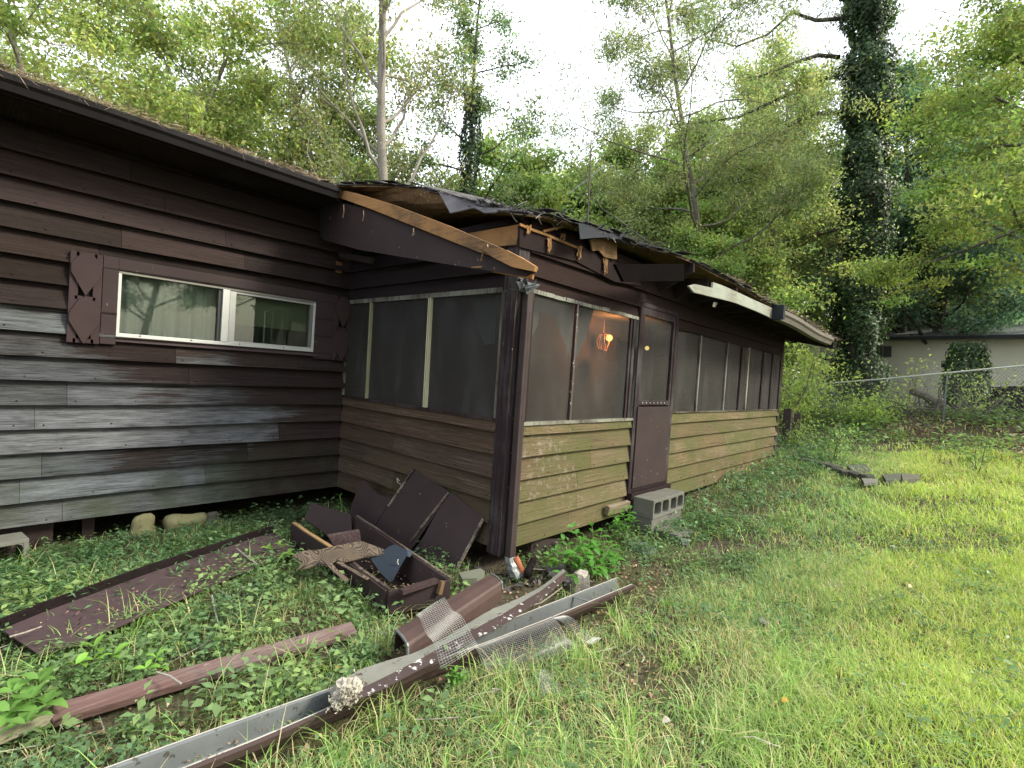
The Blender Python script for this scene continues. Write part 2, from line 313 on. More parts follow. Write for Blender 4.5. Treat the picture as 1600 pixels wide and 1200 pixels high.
def m_emit(name, col, st):
    G = NG(name); e = G.n('ShaderNodeEmission'); G.put(e.inputs[0], col); e.inputs[1].default_value = st; G.t.links.new(e.outputs[0], G.o.inputs[0]); return G.m
# ------------------------------------------------------------------ ground
E_ = .185; W_ = 2.5576; XF = 7.57
G = NG('bare_soil'); p = G.pos(); n1 = G.noise(p, 1.3, 6, .6); n2 = G.noise(p, 14, 6, .7); n3 = G.noise(p, 60, 4, .7)
c = G.mix(n2, (.045, .035, .026), (.12, .095, .07)); c = G.mix(G.ramp(n1, [(.4, 0.), (.6, 1.)]), c, G.mix(n2, (.05, .055, .022), (.12, .12, .05)))
c = G.mix(G.ramp(n3, [(.55, 0.), (.62, .75)]), c, (.16, .125, .09)); c = G.mix(G.ramp(G.noise(p, 38, 5, .75), [(.52, 0.), (.60, .8)]), c, (.022, .017, .013)); G.out(c, .95, G.bump(G.math('ADD', n2, n3), .8, .03), .2); M['soil'] = G.m
def axis(a, b, mid, fine, n):   # finer near the scene
    t = np.linspace(-1, 1, n); k = np.sign(t) * np.abs(t) ** 2.4; return np.where(k < 0, mid + k * (mid - a), mid + k * (b - mid))
gx = axis(-90, 150, 1.0, 0, 241); gy = axis(-90, 120, -3.0, 0, 241); XX, YY = np.meshgrid(gx, gy, indexing='ij')
vs = np.stack([XX, YY, g(XX, YY)], -1).reshape(-1, 3); idx = np.arange(241 * 241).reshape(241, 241)
q = np.stack([idx[:-1, :-1], idx[1:, :-1], idx[1:, 1:], idx[:-1, 1:]], -1).reshape(-1, 4)
o = npmesh('ground', vs, q, np.ones(3), M['soil'], smooth=True); tag(o, kind='structure')
# ------------------------------------------------------------------ house
house = thing('house', 'long single-storey wooden house with brown clapboards, a screened porch and a broken sagging roof edge', 'house', (0, 0, 0))
def siding(mb, O, d, n, length, rows, holes=(), zoff=0.0, slope=0.0, seglen=.25, val=(.75, 1.2), bmin=.9, bmax=2.6, first=0, lastz=None, thick=.034):
    """lap boards: O start, d along, n outward; rows of exposure E_; holes = (a0, a1, z0, z1)"""
    O = np.array(O, float); d = np.array(d, float); n = np.array(n, float); up = V(0, 0, 1)
    for k in range(first, rows):
        zl = k * E_; zh = (k + 1) * E_ + .012
        if lastz is not None: zh = min(zh, lastz)
        if zl >= zh - .01: continue
        cuts = sorted({zl, zh} | {h for H in holes for h in H[2:] if zl < h < zh})
        joints = [0.0]
        while joints[-1] < length - .5: joints.append(joints[-1] + random.uniform(bmin, bmax))
        joints[-1] = length
        if len(joints) == 1: joints.append(length)
        tp = random.uniform(0, 6); wob = random.uniform(.001, .0045)
        for j in range(len(joints) - 1):
            tv = random.uniform(*val); tt = (tv * random.uniform(.96, 1.05), tv, tv * random.uniform(.95, 1.05)); pr = random.uniform(0, .004)
            a0, a1 = joints[j] + .0012, joints[j + 1] - .0012
            for b0, b1 in zip(cuts[:-1], cuts[1:]):
                iv = [(a0, a1)]
                for H in holes:
                    if H[2] < b1 - .002 and H[3] > b0 + .002:
                        nv = []
                        for s0, s1 in iv:
                            if H[1] <= s0 or H[0] >= s1: nv.append((s0, s1))
                            else:
                                if H[0] > s0: nv.append((s0, H[0]))
                                if H[1] < s1: nv.append((H[1], s1))
                        iv = nv
                for s0, s1 in iv:
                    if s1 - s0 < .01: continue
                    m = max(1, int((s1 - s0) / seglen)); vs = []
                    for i in range(m + 1):
                        s_ = s0 + (s1 - s0) * i / m; wz = wob * math.sin(s_ * 2.1 + tp) ; wn = pr + wob * .9 * (1 + math.sin(s_ * 3.3 + tp * 2))
                        for zz, th in ((b0, 1), (b1, 0)):
                            fr_ = (zz - zl) / (zh - zl); t = thick * (1 - fr_) + .005 + wn * (1 - fr_)
                            zq = zz + zoff + slope * s_ + (wz if fr_ == 0 else 0)
                            vs.append(O + d * s_ + up * zq + n * t)
                            vs.append(O + d * s_ + up * zq + n * .001)
                    fs = []
                    for i in range(m):
                        b = i * 4; fs += [(b, b + 4, b + 6, b + 2), (b + 1, b + 5, b + 4, b), (b + 3, b + 2, b + 6, b + 7)]
                    fs += [(0, 2, 3, 1), (m * 4, m * 4 + 1, m * 4 + 3, m * 4 + 2)]
                    mb.add(vs, fs, tt)
                    if b0 == zl:
                        s_ = s0 + .05
                        while s_ < s1 - .02:
                            tn = thick * .86 + .006; c_n = O + d * s_ + up * (zl + zoff + slope * s_ + .028) + n * tn; q_ = .0045
                            mb.hexa([c_n - d * q_ - up * q_, c_n + d * q_ - up * q_, c_n + d * q_ - up * q_ + n * .006, c_n - d * q_ - up * q_ + n * .006, c_n - d * q_ + up * q_, c_n + d * q_ + up * q_, c_n + d * q_ + up * q_ + n * .006, c_n - d * q_ + up * q_ + n * .006], (.25, .18, .15)); s_ += random.uniform(.38, .42) * (1.0 if s1 - s0 > .5 else .6)
# wall A (under the long eave, with the window)
WX0, WX1, WZ0, WZ1 = -2.102, -.408, 1.488, 2.030
mb = MB(); siding(mb, (-6.5, 0, 0), (1, 0, 0), (0, -1, 0), 6.5, 17, [(6.5 + WX0 - .0, 6.5 + WX1 + .0, WZ0 - .0, WZ1)], lastz=3.03, val=(.6, 1.3), thick=.060)
for a, b in (((-6.5, 0, 0), (0, .1, WZ0)), ((-6.5, 0, WZ1), (0, .1, 3.0)), ((-6.5, 0, WZ0), (WX0, .1, WZ1)), ((WX1, 0, WZ0), (0, .1, WZ1))): mb.box(a, b, (.3, .3, .3))
mb.build('wall', M['sideA'], house, 'wall of brown clapboards weathered to silver grey at the lower left')
# trim round the window and shutters
mb = MB(); y0, y1 = -.066, -.006
mb.box((-2.205, y0, 1.42), (WX0, y1, 2.13)); mb.box((WX1, y0, 1.42), (-.20, y1, 2.13)); mb.box((WX0, y0, WZ1), (WX1, y1, 2.13))
mb.hexa([(WX0 - .0, -.060, 1.445), (WX1 + .06, -.075, 1.445), (WX1 + .0, -.004, 1.445), (WX0, -.004, 1.445), (WX0, -.052, 1.489), (WX1 + .0, -.052, 1.489), (WX1, -.004, 1.489), (WX0, -.004, 1.489)], (1.3, 1.3, 1.35))
mb.build('window_trim', M['trim_clean'], house, bevel=.003)
for sx, side in ((-2.41, 0), (-.20, 1)):
    fr_ = MB(); x0, x1 = sx, sx + .20
    for a, b in (((x0, 1.415), (x0 + .055, 2.125)), ((x1 - .055, 1.415), (x1, 2.125)), ((x0 + .035, 1.415), (x1 - .035, 1.45)), ((x0 + .035, 2.09), (x1 - .035, 2.125)), ((x0 + .035, 1.755), (x1 - .035, 1.785))):
        fr_.box((a[0], -.078, a[1]), (b[0], -.048, b[1]))
    fr_.box((x0 + .03, -.047, 1.44), (x1 - .03, -.043, 2.10), (.25, .22, .25))
    sh = fr_.build('shutter', M['shutter'], house, 'plum louvre-less shutter with two diamond panels' if side == 0 else 'darker shutter squeezed into the inner corner', bevel=.002)
    xm = (x0 + x1) / 2
    for zT, zA, zB, zP in ((2.118, 2.03, 1.965, 1.785), (1.765, 1.645, 1.585, 1.408)):
        d_ = MB(); w2 = .095
        d_.slab([(xm - .035, -.080, zT), (xm - w2, -.080, zA), (xm - w2, -.080, zB), (xm, -.080, zP), (xm + w2, -.080, zB), (xm + w2, -.080, zA), (xm + .035, -.080, zT)], (0, -.016, 0)); d_.build('diamond_panel', M['shutter'], sh, bevel=.002)
# window: aluminium frame, two sashes, curtain, glass
fr_ = MB(); t = .022; ya, yb = -.058, .02
fr_.box((WX0, ya, WZ0), (WX1, yb, WZ0 + .03)); fr_.box((WX0, ya, WZ1 - t), (WX1, yb, WZ1), (.35, .33, .3)); fr_.box((WX0, ya, WZ0 + .03), (WX0 + t, yb, WZ1 - t)); fr_.box((WX1 - t, ya, WZ0 + .03), (WX1, yb, WZ1 - t))
fr_.box((-1.315, ya - .004, WZ0 + .03), (-1.255, yb, WZ1 - t)); fr_.box((-1.250, ya + .008, WZ0 + .03), (-1.195, yb, WZ1 - t), (.85, .85, .85)); fr_.box((-1.195, ya + .01, WZ1 - .045), (WX1 - t, yb, WZ1 - t), (.7, .7, .7)); fr_.box((-1.195, ya + .01, WZ0 + .03), (WX1 - t, yb, WZ0 + .045), (.85, .85, .85)); fr_.box((WX1 - .05, ya + .008, WZ0 + .045), (WX1 - t, yb, WZ1 - .045), (.3, .3, .3))
fr_.box((-1.345, ya + .02, WZ0 + .03), (-1.316, yb, WZ1 - t), (.08, .08, .08))
win = fr_.build('window', M['alu'], house, 'long low aluminium sliding window with curtains', bevel=.002)
for a, b in ((WX0 + t, -1.345), (-1.195, WX1 - .05)):
    MB().box((a, -.012, WZ0 + .03), (b, -.008, WZ1 - t)).build('pane', M['glass'], win)
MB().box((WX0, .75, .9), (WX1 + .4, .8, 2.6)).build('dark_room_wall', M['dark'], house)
# curtains behind the panes
def cloth(mb, x0, x1, z0, z1, y, amp, fq, n=60, top=None, col=(1, 1, 1), ax=0):
    A, B = [], []
    for i in range(n + 1):
        s_ = x0 + (x1 - x0) * i / n; o_ = amp * math.sin(s_ * fq) + amp * .4 * math.sin(s_ * fq * 2.3 + 1)
        zt = top(s_) if top else z1; zb = z0(s_) if callable(z0) else z0
        if ax == 0: A.append((s_, y + o_, zb)); B.append((s_, y + o_ * .6, zt))
        else: A.append((y + o_, s_, zb)); B.append((y + o_ * .6, s_, zt))
    mb.strip(A, B, col)
cu = thing('window_curtain', 'pale grey pleated curtain hanging behind the left pane of the long window', 'curtain', (-1.7, .06, 1.5))
mb = MB(); cloth(mb, -2.09, -1.33, 1.47, 2.03, .08, .030, 48); mb.build('cloth', m_flat('window_curtain_cloth', (.50, .52, .50), .15), cu, smooth=True)
cu = thing('olive_pane_sheet', 'olive sheet painting the tree reflection in the right pane of the long window', 'blind', (-.8, .06, 1.5))  # olive sheet paints in the tree reflection of the upper pane
mb = MB(); mb.box((-1.2, .05, 1.70), (-.43, .053, 2.03)); mb.build('olive_sheet', m_flat('olive_pane_tone', (.26, .28, .21), .1), cu); mb = MB(); cloth(mb, -1.2, -.43, 1.47, 1.71, .075, .008, 55, col=(.35, .38, .38)); mb.build('cloth', M['curtain'], cu, smooth=True)
# ---- porch walls
mb = MB(); O = (0, -W_, 0); L = W_
siding(mb, (0, -W_ + .09, 0), (0, 1, 0), (-1, 0, 0), W_ - .09, 6, [(0, 9, 1.015, 9)], bmin=1.0, bmax=2.0, val=(.85, 1.15))
siding(mb, (0, -W_ + .09, 0), (0, 1, 0), (-1, 0, 0), W_ - .09, 15, [(0, 9, -1, 2.10)], first=11, lastz=2.66, bmin=1.0, bmax=2.0, val=(.8, 1.1))
mb.box((0, -W_ + .02, 0), (.08, -.02, 1.0), (.3, .3, .3)); mb.box((0, -W_ + .02, 2.1), (.08, -.02, 2.62), (.3, .3, .3))
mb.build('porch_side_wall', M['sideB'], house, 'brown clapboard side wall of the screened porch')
mb = MB(); DX0, DX1 = 1.985, 2.872; yc = -W_
siding(mb, (0.10, yc, 0), (1, 0, 0), (0, -1, 0), DX0 - .10, 6, [(-1, 20, 1.0, 20)], zoff=-.02, slope=.002, bmin=.7, bmax=1.2, val=(.85, 1.2))
siding(mb, (DX1, yc, 0), (1, 0, 0), (0, -1, 0), XF - DX1, 6, [(-1, 20, 1.045, 20)], zoff=.0, slope=.004, bmin=.8, bmax=1.7, val=(.85, 1.2))
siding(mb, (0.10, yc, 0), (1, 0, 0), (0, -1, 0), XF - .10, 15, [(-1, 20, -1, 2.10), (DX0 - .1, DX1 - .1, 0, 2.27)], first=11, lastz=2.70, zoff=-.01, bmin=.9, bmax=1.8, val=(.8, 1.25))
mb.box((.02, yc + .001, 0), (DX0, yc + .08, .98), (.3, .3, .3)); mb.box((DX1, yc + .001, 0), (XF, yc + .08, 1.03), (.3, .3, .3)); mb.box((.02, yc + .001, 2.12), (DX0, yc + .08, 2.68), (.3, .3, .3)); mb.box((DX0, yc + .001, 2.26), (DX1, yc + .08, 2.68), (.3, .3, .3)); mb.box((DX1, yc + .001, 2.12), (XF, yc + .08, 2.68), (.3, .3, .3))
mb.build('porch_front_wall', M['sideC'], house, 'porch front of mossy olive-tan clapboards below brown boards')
# far end wall and back shell
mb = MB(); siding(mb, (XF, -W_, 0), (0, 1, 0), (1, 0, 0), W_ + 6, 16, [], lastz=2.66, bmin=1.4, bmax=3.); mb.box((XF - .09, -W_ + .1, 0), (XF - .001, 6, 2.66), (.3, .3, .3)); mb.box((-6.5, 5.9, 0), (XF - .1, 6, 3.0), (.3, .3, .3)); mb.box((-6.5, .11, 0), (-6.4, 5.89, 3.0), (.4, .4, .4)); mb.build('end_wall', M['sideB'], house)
# floor, dark walls blocking light under it, ceiling, back wall of porch
mb = MB(); mb.box((-6.4, .12, .02), (XF - .12, 5.8, .12)); mb.box((.09, -W_ + .1, .03), (XF - .12, -.01, .16)); mb.build('floor', m_wood('porch_floor_boards', (.09, .07, .055), axis='x'), house)
mb = MB()
for a, b in (((-6.4, 1.6, -.8), (0, 1.75, .01)), ((.5, -1.2, -.8), (7.4, -1.05, .01)), ((.5, -1.05, -.8), (.65, 1.6, .01))): mb.box(a, b)
mb.build('foundation', M['dark'], house)  # dark foundation walls added to stop light leaking under the floor
mb = MB(); mb.box((.0, .0, .16), (5.9, .1, 2.9)); mb.box((6.8, .0, .16), (XF - .1, .1, 2.9)); mb.box((5.9, .0, 2.2), (6.8, .1, 2.9)); mb.build('porch_back_wall', m_wood('porch_wall_boards', (.085, .052, .036), axis='z', bump=.3), house)
for xa_, xb_, za_, zb_ in ():
    mb = MB(); mb.box((xa_, -.03, za_), (xa_ + .06, -.003, zb_)); mb.box((xb_ - .06, -.03, za_), (xb_, -.003, zb_)); mb.box((xa_ + .061, -.03, zb_ - .06), (xb_ - .061, -.003, zb_)); mb.box((xa_ + .061, -.03, za_), (xb_ - .061, -.003, za_ + .06)); mb.box((xa_ + .061, -.025, (za_ + zb_) / 2 - .02), (xb_ - .061, -.003, (za_ + zb_) / 2 + .02)); mb.build('inner_window', M['alu'], house)
mb = MB(); mb.box((5.86, -.03, .17), (5.92, -.003, 2.24)); mb.box((6.78, -.03, .17), (6.84, -.003, 2.24)); mb.build('inner_door_frame', M['post'], house)
for ya_ in ():
    mb = MB(); mb.box((XF - .16, ya_ - .06, .5), (XF - .125, ya_ + .06, 2.3), (.25, .25, .25)); mb.build('inner_end_batten', M['alu'], house)
mb = MB(); mb.box((5.92, .02, .17), (6.78, .06, 2.18)); mb.build('inner_door', M['dark'], house)
mb = MB(); mb.box((.09, -W_ + .1, 2.55), (XF - .1, -.02, 2.575)); mb.build('porch_ceiling', m_flat('ceiling_board', (.10, .075, .055)), house)
# corner posts
mb = MB(); mb.box((-.034, -W_ - .012, -.06), (-.001, -W_ + .10, 2.45)); mb.box((-.034, -W_ - .036, -.06), (.10, -W_ - .013, 2.58)); mb.build('corner_post', M['post'], house, bevel=.003)
mb = MB(); mb.box((XF - .09, -W_ - .034, -.1), (XF, -W_ - .003, 2.5)); mb.box((XF + .001, -W_ - .034, -.1), (XF + .03, -W_ + .09, 2.5)); mb.build('corner_post', M['post'], house, bevel=.003)
mb = MB(); mb.box((-.022, -.03, 0), (-.003, -.004, 2.6), (.5, .5, .5)); mb.build('corner_strip', M['post'], house)
# screens on side B (plane x=0)
def frame_piece(mb, a, b, axis_, th=.018, col=(1, 1, 1)): mb.box(a, b, col)
mb = MB(); xf = -.032
mb.box((xf, -2.44, 2.055), (-.004, -.012, 2.098), (.85, .85, .85)); mb.box((xf, -.050, 1.03), (-.004, -.008, 2.054), (.85, .8, .75)); mb.box((xf, -2.462, 1.03), (-.004, -2.434, 2.07), (.55, .5, .48))
mb.build('screen_frame', M['white_peel'], house, 'peeling white frame round the side screens')
mb = MB(); mb.box((xf - .01, -2.46, 1.008), (.02, -.01, 1.034), (.9, .8, .75)); mb.build('screen_sill', M['post'], house)
for yy, w2, cl in ((-.522, .012, (.7, .7, .58)), (-1.506, .006, (1.3, 1.3, 1.2)), (-1.532, .006, (1.3, 1.3, 1.2))):
    mb = MB(); mb.hexa([(xf - .004, yy - w2 - .01, 1.035), (-.006, yy - w2 - .01, 1.035), (-.006, yy + w2 - .01, 1.035), (xf - .004, yy + w2 - .01, 1.035), (xf - .004, yy - w2 + .008, 2.054), (-.006, yy - w2 + .008, 2.054), (-.006, yy + w2 + .008, 2.054), (xf - .004, yy + w2 + .008, 2.054)], cl); mb.build('mullion', M['cream'], house)
for a, b in ((-2.434, -1.55), (-1.50, -.54), (-.51, -.05)):
    MB().add([(-.010, a, 1.034), (-.010, b, 1.034), (-.010, b, 2.055), (-.010, a, 2.055)], [(0, 1, 2, 3)]).build('insect_screen', M['screenB'], house)
# screens on front C (plane y=-W)
yf = yc - .034
mb = MB()
for i in range(12):    # flaking top rail in uneven lengths
    a = .16 + i * 1.80 / 12; b = a + 1.80 / 12 - .003; h = random.uniform(-.006, .006); mb.box((a, yf, 2.072 + h * .5), (b, yc - .003, 2.105 + h), (random.uniform(.9, 1.15),) * 3)
mb.box((1.955, yf, 1.02), (1.983, yc - .003, 2.10), (.9, .9, .9)); mb.build('screen_frame', M['white_peel'], house, 'flaking pale frame round the front screens')
mb = MB(); mb.box((.10, yf - .012, .984), (1.96, yc + .02, 1.012), (.95, .95, .9)); mb.build('screen_sill', M['white_peel'], house)
mb = MB(); mb.box((DX1 + .01, yf - .004, 1.050), (XF - .09, yc + .02, 1.066), (.55, .5, .45)); mb.build('screen_sill', M['white_peel'], house)
mb = MB(); mb.box((.12, yf + .004, 1.013), (.20, yc - .003, 2.07), (.9, .9, .9)); mb.build('screen_stile', M['post'], house)
mb = MB(); mb.box((1.80, yf + .006, 1.013), (1.835, yc - .003, 2.07)); mb.box((1.855, yf + .002, 1.013), (1.905, yc - .003, 2.07), (1.2, 1.2, 1.2)); mb.build('screen_stile', M['post'], house)
mb = MB(); mb.box((.805, yf, 1.013), (.832, yc - .003, 2.07)); mb.build('mullion', M['gut_edge'], house, 'thin brown mullion with white paint flaking off')
for xx in (3.67, 4.66, 5.30, 5.64, 6.4, 6.95):
    mb = MB(); mb.box((xx - .02, yf, 1.067), (xx + .02, yc - .003, 2.09), (.8, .8, .8) if xx != 5.64 else (1.3, 1.3, 1.3)); mb.build('mullion', M['white_peel'] if xx in (5.64, 3.67, 4.66) else M['post'], house)
mb = MB(); mb.box((DX1 + .01, yf, 2.075), (XF - .09, yc - .003, 2.098), (.5, .4, .4)); mb.build('screen_frame', M['post'], house)
for a, b in ((.20, .805), (.832, 1.80)):
    MB().add([(a, yc - .012, 1.012), (b, yc - .012, 1.012), (b, yc - .012, 2.075), (a, yc - .012, 2.075)], [(0, 1, 2, 3)]).build('insect_screen', M['screenC'], house)
xs = [DX1 + .08, 3.65, 4.64, 5.28, 5.62, 6.38, 6.93, XF - .09]
for a, b in zip(xs[:-1], xs[1:]):
    MB().add([(a + .02, yc - .012, 1.066), (b, yc - .012, 1.066), (b, yc - .012, 2.076), (a + .02, yc - .012, 2.076)], [(0, 1, 2, 3)]).build('insect_screen', M['screenC'], house)
# screen door
dr = MB(); y0, y1 = yc - .045, yc - .008
for a, b in (((DX0 + .035, .20), (DX0 + .085, 2.22)), ((DX1 - .085, .20), (DX1 - .035, 2.22)), ((DX0 + .086, 2.14), (DX1 - .086, 2.22)), ((DX0 + .086, .20), (DX1 - .086, .27)), ((DX0 + .086, 1.15), (DX1 - .086, 1.205))): dr.box((a[0], y0, a[1]), (b[0], y1, b[1]))
door = dr.build('screen_door', M['post'], house, 'narrow screen door with a brown kick panel', bevel=.003)
MB().box((DX0 + .045, y0 - .016, .235), (DX1 - .05, y0 - .002, 1.135)).build('kick_panel', M['trim_clean'], door, bevel=.003)
MB().add([(DX0 + .086, yc - .02, 1.2), (DX1 - .086, yc - .02, 1.2), (DX1 - .086, yc - .02, 2.14), (DX0 + .086, yc - .02, 2.14)], [(0, 1, 2, 3)]).build('insect_screen', M['screenC'], door)
for i in range(7):
    mb = MB(); mb.tube([(DX0 + .15 + i * .09, y0 - .003, 1.178), (DX0 + .15 + i * .09, y0 - .010, 1.178)], .007, 6)
    mb.build('screw', M['alu'], door)
mb = MB(); mb.box((DX0 - .025, yc - .05, 0.10), (DX0 + .03, yc - .003, 2.26)); mb.box((DX1 - .03, yc - .05, .10), (DX1 + .035, yc - .003, 2.26)); mb.box((DX0 + .03, yc - .05, 2.225), (DX1 - .03, yc - .003, 2.27)); mb.box((DX0 - .03, yc - .10, .13), (DX1 + .04, yc - .003, .195), (.8, .75, .7)); mb.build('door_frame', M['post'], house, bevel=.003)
# downspout on the corner with crumpled elbow
dsx = .045; P0 = V(.055, yc - .085, 0)
mb = MB(); n_ = 24; prof = []
for i in range(n_): t = 2 * math.pi * i / n_; rr = 1 / max(abs(math.cos(t)), abs(math.sin(t))) ** .75; prof.append((.036 * rr * math.cos(t) + .002 * math.cos(t * 6), .030 * rr * math.sin(t) + .002 * math.sin(6 * t)))
lv = [(2.10, .03, .03), (1.9, .0, .0), (1.0, -.004, 0), (.2, 0, 0), (-.06, .0, .0)]
vs = [(P0[0] + a + dx, P0[1] + b + dy, zz) for zz, dx, dy in lv for a, b in prof]
fs = [(i * n_ + k, i * n_ + (k + 1) % n_, (i + 1) * n_ + (k + 1) % n_, (i + 1) * n_ + k) for i in range(len(lv) - 1) for k in range(n_)]
mb.add(vs, fs); ds = mb.build('downspout', m_flat('worn_downspout', (.044, .033, .032), .4, .7, 6, .3, .15, spots=(.20, .18, .16), samt=.69), house, 'ribbed brown downspout on the porch corner', smooth=False)
lv = [(-.06, .002, .002), (-.10, -.004, -.012), (-.125, .0, -.03), (-.15, -.006, -.038), (-.175, .0, -.06), (-.21, -.004, -.085)]
mb = MB(); vs = [(P0[0] + a * 1.06 + dx, P0[1] + b * 1.06 + dy, zz - b * .35 * (i / 5)) for i, (zz, dx, dy) in enumerate(lv) for a, b in prof]; mb.add(vs, [(i * n_ + k, i * n_ + (k + 1) % n_, (i + 1) * n_ + (k + 1) % n_, (i + 1) * n_ + k) for i in range(5) for k in range(n_)]); mb.build('elbow', M['galv'], ds, 'crumpled bare metal downspout elbow', solid=.002)
mb = MB()   # crushed metal leader at the top of the downspout
for i in range(9):
    a = V(.0 + random.uniform(-.04, .1), yc - .08 + random.uniform(-.03, .02), 2.10 + random.uniform(-.04, .05)); mb.add([a, a + rng.normal(size=3) * .05, a + rng.normal(size=3) * .05, a + rng.normal(size=3) * .04], [(0, 1, 2), (1, 2, 3)])
mb.build('crushed_leader', M['galv'], house, solid=.002)
# ---- eave over wall A
mb = MB(); mb.box((-6.6, -.50, 3.00), (-.44, -.004, 3.018)); mb.build('soffit', M['trim'], house)
mb = MB(); mb.box((-6.6, -.03, 2.955), (-.4, -.026, 2.999), (.8, .8, .8)); mb.build('frieze_board', M['trim'], house)
def gutter_profile(w_=.12, h_=.11):  # K profile, open on top, outward = +s
    return [(0, h_), (0, 0), (w_ * .62, 0), (w_ * .78, h_ * .42), (w_ * .97, h_ * .62), (w_, h_ * .95), (w_ * .93, h_)]
def gutter(mb, pts, side, up, prof, col=(1, 1, 1), mi=0, twist=None):
    vs = []; k = len(prof)
    for i, p_ in enumerate(pts):
        s_ = np.array(side, float); u_ = np.array(up, float)
        if twist: t = twist[i]; s2 = s_ * math.cos(t) + u_ * math.sin(t); u2 = -s_ * math.sin(t) + u_ * math.cos(t); s_, u_ = s2, u2
        for a, b in prof: vs.append(np.array(p_) + s_ * a + u_ * b)
    mb.add(vs, [(i * k + j, (i + 1) * k + j, (i + 1) * k + j + 1, i * k + j + 1) for i in range(len(pts) - 1) for j in range(k - 1)], col, mi)
mb = MB(); gutter(mb, [(x_, -.503, 3.008 + .006 * math.sin(x_ * 2)) for x_ in np.linspace(-6.6, -.50, 22)], (0, -1, 0), (0, 0, 1), gutter_profile(.10, .10)); mb.build('gutter', m_flat('near_black_gutter', (.016, .015, .016), .4, .6, 5, .2, .1), house, 'dark gutter along the left eave, choked with pine straw', solid=.003)
mb = MB(); mb.box((-6.6, -.502, 3.0), (-.44, -.484, 3.13)); mb.build('fascia_board', M['trim'], house)
mb = MB(); mb.add([(-6.7, -.53, 3.125), (-.5, -.53, 3.125), (-.5, 3.2, 4.1), (-6.7, 3.2, 4.1), (-6.7, 6.6, 3.2), (-.5, 6.6, 3.2)], [(0, 1, 2, 3), (3, 2, 5, 4)]); mb.add([(-.5, -.53, 3.125), (8.7, -.2, 3.06), (8.7, 3.2, 4.1), (-.5, 3.2, 4.1), (8.7, 6.6, 3.2), (-.5, 6.6, 3.2)], [(0, 1, 2, 3), (3, 2, 4, 5)]); mb.build('main_roof', M['shingle'], house, solid=.03)
mb = MB(); mb.add([(8.2, -W_, 2.6), (8.2, 6.0, 2.6), (8.2, 6.0, 3.2), (8.2, 3.2, 4.0), (8.2, -.3, 3.0)], [(0, 1, 2, 3, 4)]); mb.build('gable_infill', M['sideB'], house)
# torn end return at the inner end of the gutter
mb = MB(); x0 = -.43; mb.slab([(x0, -.50, 3.12), (x0, -.06, 3.02), (x0 + .02, -.06, 2.72), (x0 + .03, -.22, 2.64), (x0 + .01, -.33, 2.70), (x0 + .01, -.42, 2.98)], (.03, 0, 0)); mb.build('torn_eave_return', M['tar'], house, 'black felt return torn open at the end of the left eave')
# ---- porch roof: outer edge measured along the photograph, sagging and broken
def eo(u, v, ax, val): return on(u, v, ax, val)
outer = [eo(500, 284, 1, -.5), eo(530, 289, 1, -.56), eo(575, 289, 0, -.30), eo(620, 290, 0, -.22), eo(655, 293, 0, -.2), eo(690, 301, 0, -.2), eo(728, 310, 0, -.2), eo(765, 323, 0, -.18), eo(800, 331, 0, -.16),
         eo(850, 337, 1, yc - .14), eo(905, 352, 1, yc - .14), eo(950, 364, 1, yc - .16), eo(985, 376, 1, yc - .18), eo(1003, 385, 1, yc - .22), eo(1040, 393, 1, yc - .30), eo(1078, 406, 1, yc - .38), eo(1110, 424, 1, yc - .50), eo(1150, 443, 1, yc - .60), eo(1190, 468, 1, yc - .66), eo(1222, 486, 1, yc - .68), eo(1265, 510, 1, yc - .68), eo(1303, 533, 1, yc - .68)]
nO = len(outer); inner = []
for i, p_ in enumerate(outer):
    if i < 9: inner.append(V(-.5 + .5 * i / 8 + .15, .1 + .02 * i, 3.30))
    else: inner.append(V(p_[0], .3, 3.14 + .02 * math.sin(i)))
rows = 7; vs = []; 
for j in range(rows):
    t = j / (rows - 1)
    for i in range(nO):
        q_ = outer[i] * (1 - t) + inner[i] * t
        if 0 < j < rows - 1: q_ = q_ + V(0, 0, random.uniform(-.012, .012) - .04 * math.sin(t * math.pi) * (1 if i < 9 else .4))
        vs.append(q_)
fs = [(j * nO + i, j * nO + i + 1, (j + 1) * nO + i + 1, (j + 1) * nO + i) for j in range(rows - 1) for i in range(nO - 1)]
prf = MB().add([p_ + V(0, 0, -.012) for p_ in vs], fs); porch_roof = prf.build('porch_roof', M['osb'], house, 'porch roof deck of old sheathing, sagging and torn along its edge', solid=.014)
# shingles: ragged tabs along the edge and a covering sheet
mb = MB(); mb.add([p_ + V(0, 0, .006) for p_ in vs], fs, (1, 1, 1))
cov = mb.build('shingle_cover', M['shingle'], porch_roof, solid=.008)
mb = MB()
for i in range(nO - 1):
    a, b = outer[i], outer[i + 1]; L_ = np.linalg.norm(b - a); m = max(2, int(L_ / .16)); outd = unit(np.cross(b - a, (0, 0, 1)))
    for k in range(m):
        p0 = a + (b - a) * k / m; p1 = a + (b - a) * (k + .93) / m
        for lay in range(2):
            h = .008 + lay * .012; ov = random.uniform(.0, .05) + .01; dr_ = random.uniform(-.03, .012) * (1 + lay * .3)
            if 9 <= i <= 14: ov += random.uniform(0, .04); dr_ += random.uniform(-.04, .02)
            s0 = p0 + V(0, 0, h); s1 = p1 + V(0, 0, h); bk = -outd * .3 + V(0, 0, .055)
            tv = random.uniform(.6, 1.7)
            mb.slab([s0 + bk, s1 + bk, s1 + outd * ov + V(0, 0, dr_), s0 + outd * (ov + random.uniform(-.02, .02)) + V(0, 0, dr_ + random.uniform(-.012, .012))], (0, 0, .003), (tv, tv, tv))
mb.build('edge_shingles', M['shingle'], porch_roof, 'ragged layers of curled asphalt shingles')
mb = MB()
